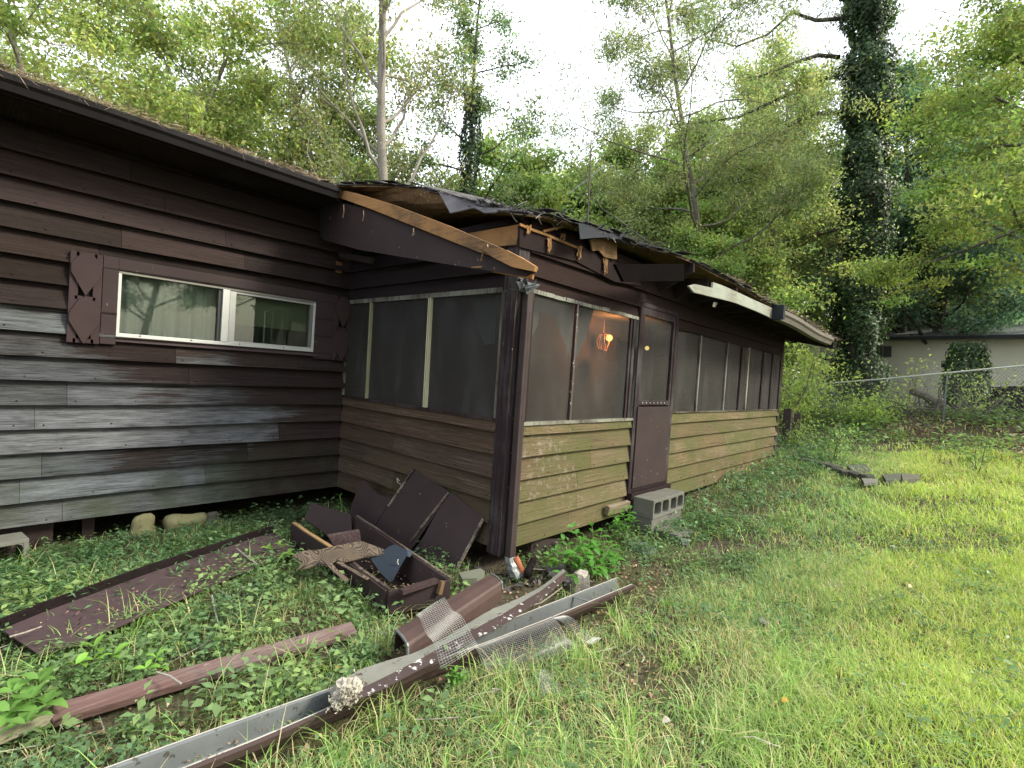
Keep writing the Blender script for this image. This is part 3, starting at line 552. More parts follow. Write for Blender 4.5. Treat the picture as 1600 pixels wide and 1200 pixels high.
for i in range(260):
    k = random.uniform(6.5, 13.6); a = outer[int(k)] + (outer[int(k) + 1] - outer[int(k)]) * (k % 1); a = a + V(random.uniform(-.03, .03), random.uniform(-.06, .05), random.uniform(-.03, .04)); d_ = unit(rng.normal(size=3) * V(1, .7, .35)); mb.beam(a, a + d_ * random.uniform(.02, .11), random.uniform(.003, .014), .003, col=(random.choice((.5, .9, 1.6, 3.2)),) * 3, seg=2, wob=.004)  # shingle litter; palest tints paint the bright highlights along the edge
q_ = mb.build('roof_litter', M['shingle'], porch_roof, 'crumbled shingle strips and grit littering the torn edge'); q_['kind'] = 'stuff'
# flipped shingle flap
P = V(-.20, -1.9, 2.75); nrm = V(-1, -.25, .9)
def px(pts, P, n): return [onp(u, v, P, n) for u, v in pts]
P0_ = eo(735, 314, 0, -.2)
mb = MB(); mb.slab(px([(686, 301), (699, 302), (770, 320), (782, 321), (735, 327), (718, 331), (704, 334)], P0_, (-1, -.3, .55)), (-.006, 0, .006), (1.5, 1.5, 1.55)); mb.slab(px([(740, 325), (800, 327), (818, 332), (790, 330), (775, 333), (758, 334)], P0_ + V(-.02, 0, 0), (-1, -.3, .55)), (-.006, 0, .006), (1.3, 1.3, 1.35)); mb.build('lifted_shingles', M['shingle'], porch_roof, 'grey shingle strip lifted clear of the torn edge')
# torn roof deck pieces near the break
PC = outer[10] + V(0, -.06, 0)
mb = MB(); mb.slab(px([(903, 349), (925, 352), (950, 358), (975, 366), (987, 380), (975, 381), (966, 373), (957, 375), (950, 371), (930, 372), (906, 374)], PC, (0, -1, .25)), (0, -.006, .002)); mb.build('hanging_felt', M['tar'], porch_roof, 'black roofing felt hanging over the broken edge')
mb = MB(); mb.slab(px([(922, 374), (952, 371), (964, 382), (964, 405), (955, 404), (944, 401), (936, 391), (926, 392)], V(0, yc - .09, 0), (0, -1, 0)), (0, .016, 0)); mb.build('broken_sheathing', M['osb'], porch_roof, 'jagged remnant of yellow sheathing board')
mb = MB(); mb.slab(px([(965, 385), (975, 383), (987, 388), (983, 395), (973, 393), (975, 398), (967, 396)], V(0, yc - .2, 0), (0, -1, .2)), (0, .004, 0), (3, 3, 3)); mb.build('torn_shingle_bits', M['shingle'], porch_roof); mb = MB(); mb.slab(px([(965, 402), (985, 402), (983, 409), (974, 412), (966, 408)], V(0, yc - .15, 0), (0, -1, .4)), (0, .004, 0), (2.6, 2.6, 2.6)); mb.build('torn_shingle_bits', M['shingle'], porch_roof); mb = MB()
for i in range(14):
    u = random.uniform(985, 1050); v = 383 + (u - 985) * .30 + random.uniform(-2, 8); mb.slab(px([(u, v), (u + random.uniform(4, 14), v + random.uniform(-2, 3)), (u + random.uniform(0, 8), v + random.uniform(3, 6))], V(0, yc - .28, 0), (0, -1, .5)), (0, .003, 0), (random.uniform(.8, 4),) * 3)
mb.build('torn_shingle_bits', M['shingle'], porch_roof, 'curled scraps of shingle tinted pale as caught light')  # brightness of the caught light is put into the tint
# flat brown panel on the front above the first screens, with hanging splinters
mb = MB(); mb.slab(px([(812, 352), (845, 359), (905, 383), (945, 402), (970, 412), (1000, 425), (1000, 447), (960, 440), (900, 408), (812, 386)], V(0, yc - .055, 0), (0, -1, 0)), (0, .02, 0)); mb.build('front_frieze', m_flat('dark_plywood', (.018, .012, .0115), .3), house, 'dark brown plywood strip above the front screens')
mb = MB()
for (u, v, h) in ((858, 372, 26), (905, 385, 30), (947, 402, 28), (826, 352, 14), (880, 365, 12)):
    mb = MB()
    for k in range(6): a = onp(u + random.uniform(-4, 4), v, V(0, yc - .07, 0), (0, -1, 0)); b = onp(u + random.uniform(-4, 3), v + h * random.uniform(.4, 1), V(0, yc - .08, 0), (0, -1, 0)); mb.beam(a, b, .012, .006, up=(0, 1, 0), seg=3, wob=.004)
    mb.build('wood_splinter', M['raw'], house, 'tuft of raw splinters hanging from the broken eave')
mb = MB()
a = onp(812, 351, V(0, yc - .065, 0), (0, -1, 0)); b = onp(905, 388, V(0, yc - .065, 0), (0, -1, 0)); mb.beam(a, b, .015, .02, seg=5, wob=.003); mb.build('raw_lath', M['raw'], house); mb = MB(); a = onp(848, 361, V(0, yc - .07, 0), (0, -1, 0)); b = onp(888, 352, V(0, yc - .07, 0), (0, -1, 0)); mb.beam(a, b, .012, .02, seg=3, wob=.004)
mb.build('raw_lath', M['raw'], house)
# raw header at the porch corner
mb = MB(); mb.slab([onp(u, v, V(-.06, 0, 0), (-1, 0, 0)) for u, v in [(720, 366), (812, 350), (806, 383), (776, 385), (740, 380)]], (.04, 0, 0)); mb.build('corner_header', M['raw'], house, 'bare wooden header behind the fallen fascia', bevel=.003)
M['nail'] = m_flat('nail_splinter', (.42, .30, .18), .2)
# sagging brown fascia wedge with raw lumber on top
Pf = V(-.42, 0, 0); nf = V(-1, 0, 0)
mb = MB(); mb.slab(px([(516, 312), (600, 333), (700, 371), (760, 395), (836, 424), (820, 432), (745, 420), (650, 405), (560, 390), (503, 374), (507, 345)], Pf, nf), (.014, 0, 0)); fw = mb.build('sagging_fascia', M['trim_clean'], house, 'brown tapering fascia panel that has dropped across the porch corner')
mb = MB(); A0 = onp(484, 289, V(-.52, 0, 0), nf); A1 = onp(590, 322, Pf + V(-.02, 0, 0), nf); A2 = onp(770, 391, Pf + V(-.02, 0, 0), nf); A3 = onp(828, 414, Pf + V(-.02, 0, 0), nf)
mb.slab(px([(486, 281), (505, 290), (560, 303), (610, 318), (700, 352), (770, 382), (812, 401), (836, 418), (833, 422), (800, 411), (745, 393), (700, 375), (640, 351), (580, 327), (530, 309), (488, 296)], V(-.46, 0, 0), nf), (.038, 0, 0)); mb.build('raw_lumber', M['raw'], fw, 'yellow unpainted board exposed along the top of the dropped fascia', bevel=.003)
mb = MB(); mb.slab(px([(745, 383), (790, 390), (820, 406), (836, 416), (834, 424), (800, 417), (770, 402)], V(-.50, 0, 0), nf), (.03, 0, 0), (1.1, 1.1, 1.1)); mb.beam(onp(772, 423, V(-.3, 0, 0), nf), onp(833, 433, V(-.3, 0, 0), nf), .02, .03, col=(1.2, 1.1, 1)); mb.build('split_lath', M['raw'], fw)
for u, v, h in ((537, 320, 20), (568, 329, 16), (646, 357, 11), (762, 382, 12), (784, 396, 12)):
    mb = MB(); mb.tube([onp(u, v, V(-.47, 0, 0), nf), onp(u + .5, v + h * .5, V(-.48, 0, 0), nf), onp(u - 1.2, v + h, V(-.47, 0, 0), nf)], .004, 5); mb.build('bent_nail', M['nail'], fw)
mb = MB(); mb.beam(onp(752, 408, V(-.47, 0, 0), nf), onp(755, 395, V(-.47, 0, 0), nf), .012, .01, up=(1, 0, 0)); mb.beam(onp(737, 418, V(-.47, 0, 0), nf), onp(753, 417, V(-.47, 0, 0), nf), .012, .012); mb.build('splinter', M['raw'], fw)
mb = MB(); mb.slab(px([(528, 393), (580, 402), (578, 412), (530, 402)], V(-.2, 0, 0), nf), (.04, 0, 0)); mb.build('blocking', M['trim_clean'], house); mb = MB(); mb.box((-.20, -.05, 2.38), (-.13, -.03, 2.50)); mb.build('knocked_out_block', M['raw'], house, 'small pale block of bare wood in the inner corner')
# rafters of the porch overhang
for i in range(15):
    x_ = 2.35 + i * .42
    if x_ > 8.5: break
    o_ = .42 if i < 2 else .60; za = 2.70; mb = MB(); y_in = yc - .002
    zo = float(np.interp(x_, [p_[0] for p_ in outer[9:]], [p_[2] for p_ in outer[9:]])) - .03
    mb.hexa([(x_, y_in, 2.42), (x_ + .04, y_in, 2.42), (x_ + .04, yc - o_, zo - .10), (x_, yc - o_, zo - .10), (x_, y_in, 2.66), (x_ + .04, y_in, 2.66), (x_ + .04, yc - o_, zo), (x_, yc - o_, zo)]); mb.build('rafter', M['trim'], house)
mb = MB(); mb.slab([onp(u, v, V(0, yc - .38, 0), (0, -1, 0)) for u, v in [(962, 413), (1069, 412), (1069, 439), (975, 440)]], (0, .03, 0)); mb.build('exposed_rafter', m_flat('near_black_rafter', (.007, .006, .006), .3, spec=0.0), house, 'dark doubled rafter end exposed where the eave has rotted away')  # plain near-black base colour, no specular
mb = MB(); mb.box((5.0, yc - .03, 2.40), (8.5, yc - .003, 2.46)); mb.build('ledger', M['trim'], house)
# white fascia then grey gutter on the far half
fpx_t = [(1075, 447), (1085, 444), (1112, 450), (1113, 441), (1130, 447), (1150, 456), (1180, 470), (1205, 481), (1213, 485)]; fpx_b = [(1083, 457), (1095, 460), (1120, 466), (1140, 471), (1150, 474), (1165, 480), (1180, 486), (1200, 495), (1206, 499)]
Pf2 = V(0, yc - .67, 0); mb = MB(); A = [onp(u, v, Pf2, (0, -1, 0)) for u, v in fpx_t]; B = [onp(u, v, Pf2, (0, -1, 0)) for u, v in fpx_b]; mb.strip(A, B); mb.build('white_fascia', m_wood('pale_green_white_fascia', (.29, .32, .27), (.22, .22, .18), .25, (.1, .08, .06), .72, 'z', bump=.3), house, 'pale flaking fascia board over the screen door', solid=.02)
ga = onp(1206, 497, Pf2, (0, -1, 0)); gb = onp(1290, 538, Pf2, (0, -1, 0)); gd = gb - ga
mb = MB(); gutter(mb, [ga + gd * t + V(0, 0, -.015 + .012 * math.sin(t * 7)) for t in np.linspace(0, 1, 14)], (0, -1, 0), (0, 0, 1), gutter_profile(.13, .13)); mb.build('gutter', m_flat('mossy_grey_gutter', (.13, .12, .10), .4, .6, 4, .3, .4, spots=(.3, .3, .26), samt=.66), house, 'dull weathered gutter along the far half of the porch eave', solid=.004)
mb = MB(); mb.box((ga[0] - .05, yc - .82, ga[2] - .02), (ga[0] + .03, yc - .67, ga[2] + .17)); mb.build('gutter_bracket', M['tar'], house)
mb = MB(); mb.slab([onp(u, v, V(0, yc - .4, 0), (0, -1, 0)) for u, v in [(1116, 472), (1121, 473), (1118, 480), (1114, 479)]], (0, .01, 0)); mb.build('hanging_strip', M['cream'], house)
mb = MB(); e0 = outer[-1]; mb.slab([e0 + V(0, 0, -.03), e0 + V(0, 0, -.15), V(e0[0], .2, 2.98), V(e0[0], .2, 3.12)], (-.03, 0, 0)); mb.build('rake_board', M['trim'], house)
# lamp and curtains inside the porch
lp = thing('wall_lamp', 'lit orange lantern lamp glowing inside the porch behind the front screen', 'lamp', on(950, 528, 1, -.3))
L0 = on(945, 530, 1, -.3); mb = MB(); rr = .045
for k in range(12): pass
def ball(c, r, n=10, m=7):
    b = MB(); vs = [(c[0] + r * math.sin(math.pi * j / m) * math.cos(2 * math.pi * i / n), c[1] + r * math.sin(math.pi * j / m) * math.sin(2 * math.pi * i / n), c[2] + r * math.cos(math.pi * j / m)) for j in range(m + 1) for i in range(n)]
    b.add(vs, [(j * n + i, j * n + (i + 1) % n, (j + 1) * n + (i + 1) % n, (j + 1) * n + i) for j in range(m) for i in range(n)]); return b
ball(on(952, 528, 1, -.4), .062).build('bulb', m_emit('bulb_glow', (1, .56, .16), 1.3), lp, smooth=True)
mb = MB(); cL = on(942, 534, 1, -.32)
for k in range(8):
    t = k * math.pi / 4; a = cL + V(.10 * math.cos(t), .10 * math.sin(t), -.13); mb.tube([cL + V(.07 * math.cos(t), .07 * math.sin(t), -.15), cL + V(.12 * math.cos(t), .12 * math.sin(t), 0), cL + V(.06 * math.cos(t), .06 * math.sin(t), .14)], .007, 5)
mb.tube([cL + V(0, 0, .14), cL + V(0, 0, .45)], .006, 5); mb.tube([cL + V(0, 0, -.15), cL + V(0, 0, -.24)], [.03, .004], 6); mb.tube([cL + V(0, 0, .13), cL + V(0, 0, .16)], [.08, .02], 8); mb.tube([cL + V(0, 0, -.16), cL + V(0, 0, -.14)], .085, 10)
mb.build('lantern_cage', m_flat('lantern_metal', (.20, .09, .04), .3, .5), lp)
l = bpy.data.lights.new('lamp_light', 'POINT'); l.energy = 34; l.color = (1, .50, .20); l.shadow_soft_size = .06; lo = bpy.data.objects.new('lamp_light', l); sc.collection.objects.link(lo); lo.parent = lp; lo.location = tuple(on(952, 528, 1, -.4) + V(-.03, -.12, .02) - origin(lp))
lp2 = thing('ceiling_globe', 'small round yellow light seen through the upper screen of the door', 'lamp', on(1011, 544, 1, -.3)); ball(on(1011, 544, 1, -.3), .045).build('bulb', m_emit('globe_glow', (1, .74, .22), .55), lp2, smooth=True); MB().tube([on(1011, 544, 1, -.3) + V(0, 0, .04), on(1011, 544, 1, -.3) + V(0, 0, .42)], .006, 5).build('cord', M['dark'], lp2)
rd = thing('hanging_ornament', 'narrow red ornament hanging by the dark mullion inside the front screen', 'ornament', on(898, 570, 1, -1.2)); mb = MB(); c0 = on(898, 570, 1, -1.2); mb.tube([c0 + V(0, 0, -.07), c0 + V(0, 0, -.05), c0 + V(0, 0, .05), c0 + V(0, 0, .08)], [.01, .022, .022, .012], 8); mb.build('red_cylinder', m_flat('red_paint', (.5, .06, .03)), rd); MB().tube([c0 + V(0, 0, .07), c0 + V(0, 0, 1.0)], .003, 4).build('hanging_cord', M['dark'], rd)
def drape(name, lab, pts, mat_=None, ax=1, val=-W_ + .12):
    t_ = thing(name, lab, 'curtain', on(pts[0][0], pts[0][1], ax, val)); mb = MB(); mb.slab([on(u, v, ax, val) for u, v in pts], (.004, .004, 0)); mb.build('cloth', M['curtain'], t_)
drape('porch_curtain', 'grey curtain swag tied back to the right of the leftmost front screen', [(862, 462), (897, 470), (891, 560), (880, 530), (866, 497), (840, 486), (840, 455)])
drape('porch_curtain', 'narrow curtain tail hanging at the left edge of the front screens by the corner post', [(829, 459), (842, 480), (841, 508), (826, 536)])
drape('porch_curtain', 'curtain half tapering to a point just right of the dark mullion in the front screens', [(900, 475), (929, 480), (915, 530), (900, 560)])
drape('porch_curtain', 'pointed curtain hanging in the right side screen next to the corner post', [(733, 462), (777, 459), (773, 536), (757, 540), (748, 515)], ax=0, val=.10)
# pine straw choking the eaves
N = 2600; xq = rng.uniform(-3.3, -.45, N); yq = -.5 - np.abs(rng.normal(0, .05, N)); zq = 3.125 + rng.uniform(0, .025, N) + (rng.random(N) ** 3) * .02
sel = rng.random(N) < np.interp(xq, [-3.3, -2.4, -1.6, -.45], [1, 1, .6, .5]); P = np.stack([xq, yq, zq], 1)[sel]; D = rng.normal(size=(len(P), 3)) * (1, .8, .28); D[:, 2] -= .08; D[:, 1] -= .25
xq = rng.uniform(2.8, 8.6, 1500); oy = np.interp(xq, [p_[0] for p_ in outer[9:]], [p_[1] for p_ in outer[9:]]); oz = np.interp(xq, [p_[0] for p_ in outer[9:]], [p_[2] for p_ in outer[9:]])
P2 = np.stack([xq, oy - rng.uniform(-.12, .05, 1500), oz + .03 + rng.uniform(0, .03, 1500)], 1); D2 = rng.normal(size=(1500, 3)) * (1, .6, .2); D2[:, 1] -= .3; D2[:, 2] -= .1
P = np.concatenate([P, P2]); D = np.concatenate([D, D2]); tv = rng.uniform(.5, 1.9, (len(P), 1)); v_, q_, c_ = leafgeo(P, D, rdir(len(P)), rng.uniform(.06, .16, len(P)), .0035, tv * V(1, .97, .95))
o = npmesh('pine_straw', v_, q_, c_, M['straw']); tag(o, 'dead pine needles piled along the gutters and roof edge', 'pine straw', kind='stuff')
# ------------------------------------------------------------------ debris in the inner corner
def G3(u, v, h=0.0):   # point seen at (u,v) lying h above the ground
    d = ray(u, v); t = .5
    for i in range(3000):
        p = CAMP + d * t
        if p[2] < gz(p[0], p[1]) + h: break
        t += .006
    return p
M['rot'] = m_wood('rotted_batten', (.050, .037, .031), (.17, .145, .115), .25, (.36, .34, .30), .66, 'y', bump=.7)
# leaning soffit panels: plane through two top points on the wall and one bottom point on the ground
T1 = on(643, 735, 0, -.05); T2 = on(755, 812, 0, -.05); B1 = G3(645, 866, .03); nP = unit(np.cross(T2 - T1, B1 - T1)); 
if nP[0] > 0: nP = -nP
lean = thing('soffit_panel', 'dark brown plywood soffit panel in three sections leaning against the porch side wall', 'panel', G3(650, 875, 0))
pp = lambda pts: [onp(u, v, T1, nP) for u, v in pts]
def jag(pts, i0, i1, n=6, a=2.0):
    out = []
    for i, p_ in enumerate(pts):
        out.append(p_)
        if i == i0:
            q_ = pts[i1]
            for k in range(1, n): out.append((p_[0] + (q_[0] - p_[0]) * k / n + random.uniform(-a, a), p_[1] + (q_[1] - p_[1]) * k / n + random.uniform(-a, a)))
    return out
for k, (pts, lab) in enumerate(((([(563, 752), (570, 751), (578, 761), (594, 774), (607, 777), (612, 778), (585, 822), (578, 832), (545, 812), (549, 790)]), 'broken left section with a torn top edge'),
    (jag([(641, 735), (650, 733), (701, 768), (693, 785), (660, 832), (643, 858), (634, 868), (580, 832), (612, 780), (628, 755)], 1, 2), None),
    (jag([(703, 769), (756, 810), (749, 826), (722, 874), (706, 905), (640, 868), (662, 838), (680, 805)], 0, 1), None))):
    tv = (1, .92, 1.08)[k]; MB().slab(pp(pts), -nP * .012, (tv, tv, tv)).build('section', M['trim_clean'], lean, lab)
for a, b in (((648, 733), (580, 832)), ((702, 770), (627, 866)), ((756, 811), (722, 876)), ((722, 876), (708, 903))):
    mb = MB(); A = onp(*a, T1, nP) + nP * .009; B = onp(*b, T1, nP) + nP * .009; n_ = 5
    for i in range(n_):
        if random.random() < .12: continue
        mb.beam(A + (B - A) * i / n_, A + (B - A) * (i + .96) / n_, .022, .014, up=nP, col=(random.uniform(.6, 1.8),) * 3, seg=3, wob=.002)
    mb.build('batten', M['rot'], lean)
mb = MB(); c0 = onp(626, 757, T1, nP); mb.tube([c0, c0 + V(-.04, .0, .03), c0 + V(-.03, .02, .06), c0 + V(0, .02, .03)], .004, 5); mb.build('wire_loop', M['alu'], lean)
# the long open box (fallen soffit box)
def qz(u, v, z): return on(u, v, 2, z)
bx = thing('fallen_soffit_box', 'long open-topped brown box of old eave framing lying in the corner below the leaning panels', 'debris', qz(580, 900, -.22))
zt = -.03
nl = [qz(458, 818, zt + .02), qz(520, 858, zt), qz(606, 922, zt - .01)]; fr_ = [qz(556, 806, zt + .03), qz(616, 852, zt + .02), qz(703, 905, zt + .0)]
dn = V(0, 0, -.20)
def plank(mb, A, B, h, th, col=(1, 1, 1), lean_=V(0, 0, 0), mi=0):
    s_ = unit(np.cross(B - A, (0, 0, 1))) * th; mb.obox(A - V(0, 0, h) + lean_, B - A, s_, V(0, 0, h) - lean_, col, mi)
mb = MB(); plank(mb, nl[0], nl[1], .19, .02); plank(mb, nl[1] + unit(nl[2] - nl[1]) * .25, nl[2], .18, .02, (.9, .9, .9)); mb.build('side_board', M['trim_clean'], bx, bevel=.002)
mb = MB(); plank(mb, fr_[0], fr_[2], .20, .018, (1.05, 1, 1), V(-.05, .02, 0)); mb.build('side_board', M['trim_clean'], bx, bevel=.002)
mb = MB(); plank(mb, nl[2], fr_[2], .16, .02); mb.build('end_board', M['trim_clean'], bx, bevel=.002)
mb = MB(); mb.slab([nl[0] - V(0, 0, .17), nl[2] - V(0, 0, .17), fr_[2] - V(0, 0, .17), fr_[0] - V(0, 0, .17)], (0, 0, .012), (.5, .5, .5)); mb.build('bottom_board', M['dark'], bx)
mb = MB(); mb.beam(qz(626, 925, -.02), qz(682, 907, -.02), .045, .03, col=(1.5, 1.4, 1.4)); mb.build('cross_strip', M['trim'], bx, bevel=.002)
mb = MB(); mb.beam(qz(691, 908, -.02), qz(686, 928, -.10), .03, .03, up=(1, 0, 0), col=(1.4, 1.3, 1.2)); mb.build('end_cleat', m_wood('rotted_cleat', (.10, .07, .045), axis='v'), bx); mb = MB(); mb.beam(nl[0] + V(.0, 0, .005), nl[1] + V(0, 0, .005), .03, .01, col=(1.6, 1.5, 1.2), seg=6, wob=.003); mb.build('ledger_strip', m_wood('rotted_strip', (.16, .115, .07), axis='y'), bx)
mb = MB(); mb.slab([qz(512, 838, .0), qz(562, 829, .03), qz(565, 848, -.06), qz(524, 858, -.10)], (0, .02, .01), (1.5, 1.35, 1.35)); mb.build('cross_board', M['trim'], bx, bevel=.003)
mb = MB(); Pb = qz(520, 830, -.1); mb.slab([onp(u, v, Pb, (-.5, -.55, .7)) for u, v in [(485, 787), (548, 806), (551, 850), (520, 845), (476, 812)]], (0, 0, .012), (.9, .9, .9)); mb.build('upper_panel', M['trim_clean'], bx)
mb = MB()
for a_, b_ in ((nl[0], nl[1]), (nl[1] + unit(nl[2] - nl[1]) * .25, nl[2])): mb = MB(); mb.beam(a_ + V(.01, 0, .004), b_ + V(.01, 0, .004), .024, .006, seg=7, wob=.003); mb.build('worn_edge', M['rot'], bx)
mb = MB(); mb.beam(fr_[0] + V(.01, 0, .004), fr_[2] + V(.01, 0, .004), .02, .006, seg=9, wob=.003); mb.build('worn_edge', M['rot'], bx)
# black felt piece inside
fp = thing('roofing_felt_scrap', 'dark blue-black triangle of roofing felt draped into the open brown box', 'scrap', qz(610, 880, -.05))
mb = MB(); Pf3 = qz(610, 870, .0); mb.slab([onp(u, v, Pf3, (-.55, -.5, .55)) for u, v in [(577, 871), (590, 868), (607, 855), (616, 851), (636, 860), (637, 866), (625, 886), (614, 908), (608, 909), (595, 896)]], (0, 0, .003), (.9, 1.05, 1.2)); mb.slab([onp(u, v, Pf3, (-.1, -.2, .95)) for u, v in [(612, 853), (646, 862), (640, 871), (624, 864)]], (0, 0, .003), (1.8, 2.0, 2.1)); mb.build('felt', M['tar'], fp); c0 = onp(622, 874, Pf3 + V(-.02, -.02, .02), (-.55, -.5, .55)); MB().tube([c0, c0 + V(-.004, 0, -.02), c0 + V(.005, 0, -.04)], .004, 5).build('bright_clip', M['alu'], fp)
# weathered plywood with swirling grain
G = NG('weathered_plywood_grain'); p = G.obj(); nz_ = G.noise(G.mapp(p, (5, 2.2, 5), rot=(0, 0, .5)), 1.0, 2, .4); wvv = G.math('FRACT', G.math('MULTIPLY', nz_, 34.0)); gr_ = G.noise(G.mapp(p, (90, 12, 40), rot=(0, 0, .5)), 1.0, 4, .7)
c = G.mix(G.ramp(G.math('ADD', wvv, G.math('MULTIPLY', gr_, .6)), [(.35, 0.), (1.25, 1.)]), (.026, .020, .015), (.125, .10, .074)); G.out(G.mix(1.0, c, G.tint(), 'MULTIPLY'), .9, G.bump(wvv, .6, .006), .2); M['ply'] = G.m
pl = thing('weathered_plywood', 'small splintered sheet of weathered plywood with swirling grain resting on the brown box', 'plywood', qz(530, 865, .0))
Pp = qz(530, 862, .02); mb = MB(); mb.slab([onp(u, v, Pp, (-.18, -.25, .95)) for u, v in [(457, 870), (475, 863), (500, 861), (522, 856), (556, 849), (566, 848), (603, 862), (600, 867), (570, 871), (552, 876), (535, 880), (526, 876), (515, 884), (500, 883), (490, 887), (466, 890), (472, 880)]], (0, 0, .012)); mb.build('sheet', M['ply'], pl)
mb = MB()
for a, b, w2 in (((505, 873), (541, 908), .035), ((500, 876), (525, 892), .02), ((480, 882), (467, 890), .02), ((528, 878), (575, 905), .03)): mb.beam(onp(*a, Pp, (0, 0, 1)), onp(b[0], b[1], Pp - V(0, 0, .05), (0, 0, 1)), w2, .006, seg=4, wob=.003)
mb.build('splinter', M['ply'], pl)
# big brown trim panel lying left (L flashing)
z0_ = -.15
fl = thing('fallen_fascia_panel', 'long flat brown fascia panel with a raised dark edge, below the grey wall', 'panel', qz(230, 930, z0_))
a0, a1 = qz(10, 1010, z0_), qz(455, 862, z0_ + .02); b0, b1 = qz(0, 980, z0_ + .02), qz(400, 838, z0_ + .05)
pts = [(18, 1002), (60, 985), (200, 925), (300, 882), (385, 848), (415, 842), (430, 852), (438, 868), (428, 878), (404, 880), (340, 905), (270, 940), (200, 985), (120, 1018), (60, 1020), (25, 1012)]
mb = MB(); n_ = 14; top = [(2, 984), (60, 960), (230, 897), (400, 840), (428, 832)]; bot = [(62, 1024), (120, 1008), (262, 946), (400, 886), (462, 860)]
def ipl(pl_, t): 
    xx = [q[0] for q in pl_]; u_ = xx[0] + (xx[-1] - xx[0]) * t; return u_, float(np.interp(u_, xx, [q[1] for q in pl_]))
A = []; B = []
for i in range(n_ + 1):
    t = i / n_; zz = z0_ + .03 * t + (.015 if i in (7, 8) else 0); A.append(qz(*ipl(top, t), zz)); B.append(qz(*ipl(bot, t), zz - .02 + random.uniform(-.006, .006)))
mb.strip(A, B); mb.build('face', m_flat('plum_brown_panel', (.064, .045, .047), .3, .6, 2.5, .15, .15, spots=(.17, .14, .13), samt=.68), fl, solid=.006)
mb = MB(); C_ = [a + V(-.006, .012, .045) for a in A]; mb.strip(A, C_, (.3, .3, .3)); D_ = [c_ + V(-.0, .03, -.002) for c_ in C_]; mb.strip(C_, D_, (.5, .45, .45)); mb.build('raised_edge', M['trim'], fl, solid=.006)  # lip tinted darker where the lighting gives no dark edge
# reddish painted plank
pk = thing('painted_plank', 'reddish brown painted plank with flaking grain lying in the grass at the lower left', 'plank', G3(330, 1045))
a = qz(82, 1112, -.15); b = qz(553, 978, -.15); mb = MB(); d_ = b - a; up_ = V(.10, -.25, 1.0); mb.beam(a - V(0, 0, .02), b - V(0, 0, .02), .095, .042, up=up_, seg=8, wob=.0015); mb.build('board', m_wood('faded_red_paint', (.120, .074, .068), (.165, .125, .115), .35, (.30, .22, .21), .68, 'y', bump=.5), pk, bevel=.004)
pk = thing('rotten_plank_end', 'short mossy board end at the left edge beyond the reddish plank', 'plank', G3(30, 1140)); mb = MB(); mb.beam(qz(-30, 1160, -.17), qz(78, 1118, -.17), .09, .03, seg=3, wob=.003); mb.build('board', m_wood('mossy_board', (.20, .18, .11), (.25, .24, .17), .4, axis='y'), pk)
# front long fallen gutter
M['rim'] = m_flat('worn_bright_rim', (.27, .265, .245), .35, .6, 9, .2, .5, .2, spots=(.12, .08, .07), samt=.60)
def gprof(w_, h_): return [(-.012, h_ + .002), (0, h_), (.006, .004), (w_ * .16, 0), (w_ * .70, 0), (w_ * .86, h_ * .45), (w_ * .98, h_ * .60), (w_ * 1.0, h_ * .93), (w_ * .90, h_)]
fg = thing('fallen_gutter', 'long open galvanised gutter with a brown outer face lying across the foreground grass', 'gutter', G3(600, 1085))
back = [(60, 1246), (185, 1199), (350, 1139), (515, 1080), (600, 1050), (680, 1018), (754, 988), (850, 950), (965, 905)]
front = [(150, 1262), (300, 1200), (420, 1152), (520, 1107), (600, 1073), (690, 1031), (760, 1006), (860, 968), (990, 914)]
n_ = 26; zr = -.10; up_ = V(0, 0, 1); mb = MB(); rows_ = []; 
for i in range(n_ + 1):
    t = i / n_; zz = zr + .01 * math.sin(t * 9) - .02 * (t > .9) * (t - .9) * 10; a = qz(*ipl(back, t), zz); b = qz(*ipl(front, t), zz - .004); w2 = b - a; L2 = np.linalg.norm(w2); s_ = w2 / L2
    rows_.append([a + s_ * p_[0] * L2 / .115 + V(0, 0, p_[1] - .085 + .0) for p_ in gprof(.115, .085)])
k = len(rows_[0]); vs = [p_ for r_ in rows_ for p_ in r_]
inn = [(i * k + j, i * k + j + 1, (i + 1) * k + j + 1, (i + 1) * k + j) for i in range(n_) for j in range(k - 1)]
mb.add(vs, inn); tr = mb.build('trough', M['galv'], fg, solid=.0015)
mb = MB()    # painted skin on the outside, 2 mm proud
vo = []
for r_ in rows_:
    cen = sum(r_) / k + V(0, 0, .02)
    vo += [p_ + unit(p_ - cen) * .0035 for p_ in r_[4:]]
k2 = k - 4; mb.add(vo, [(i * k2 + j, i * k2 + j + 1, (i + 1) * k2 + j + 1, (i + 1) * k2 + j) for i in range(n_) for j in range(k2 - 1)], (.85, .85, .85)); mb.build('painted_face', M['gut_brown'], fg, solid=.0012)
for kk in (0, -1):
    mb = MB(); mb.tube([r_[kk] + V(0, 0, .002) for r_ in rows_], .0035, 5); mb.build('rim', M['rim'], fg)
mb = MB()
for t in (.955,): i = int(t * n_); mb.beam(rows_[i][1], rows_[i][-1], .02, .004)
mb.build('hanger_strap', M['galv'], fg)
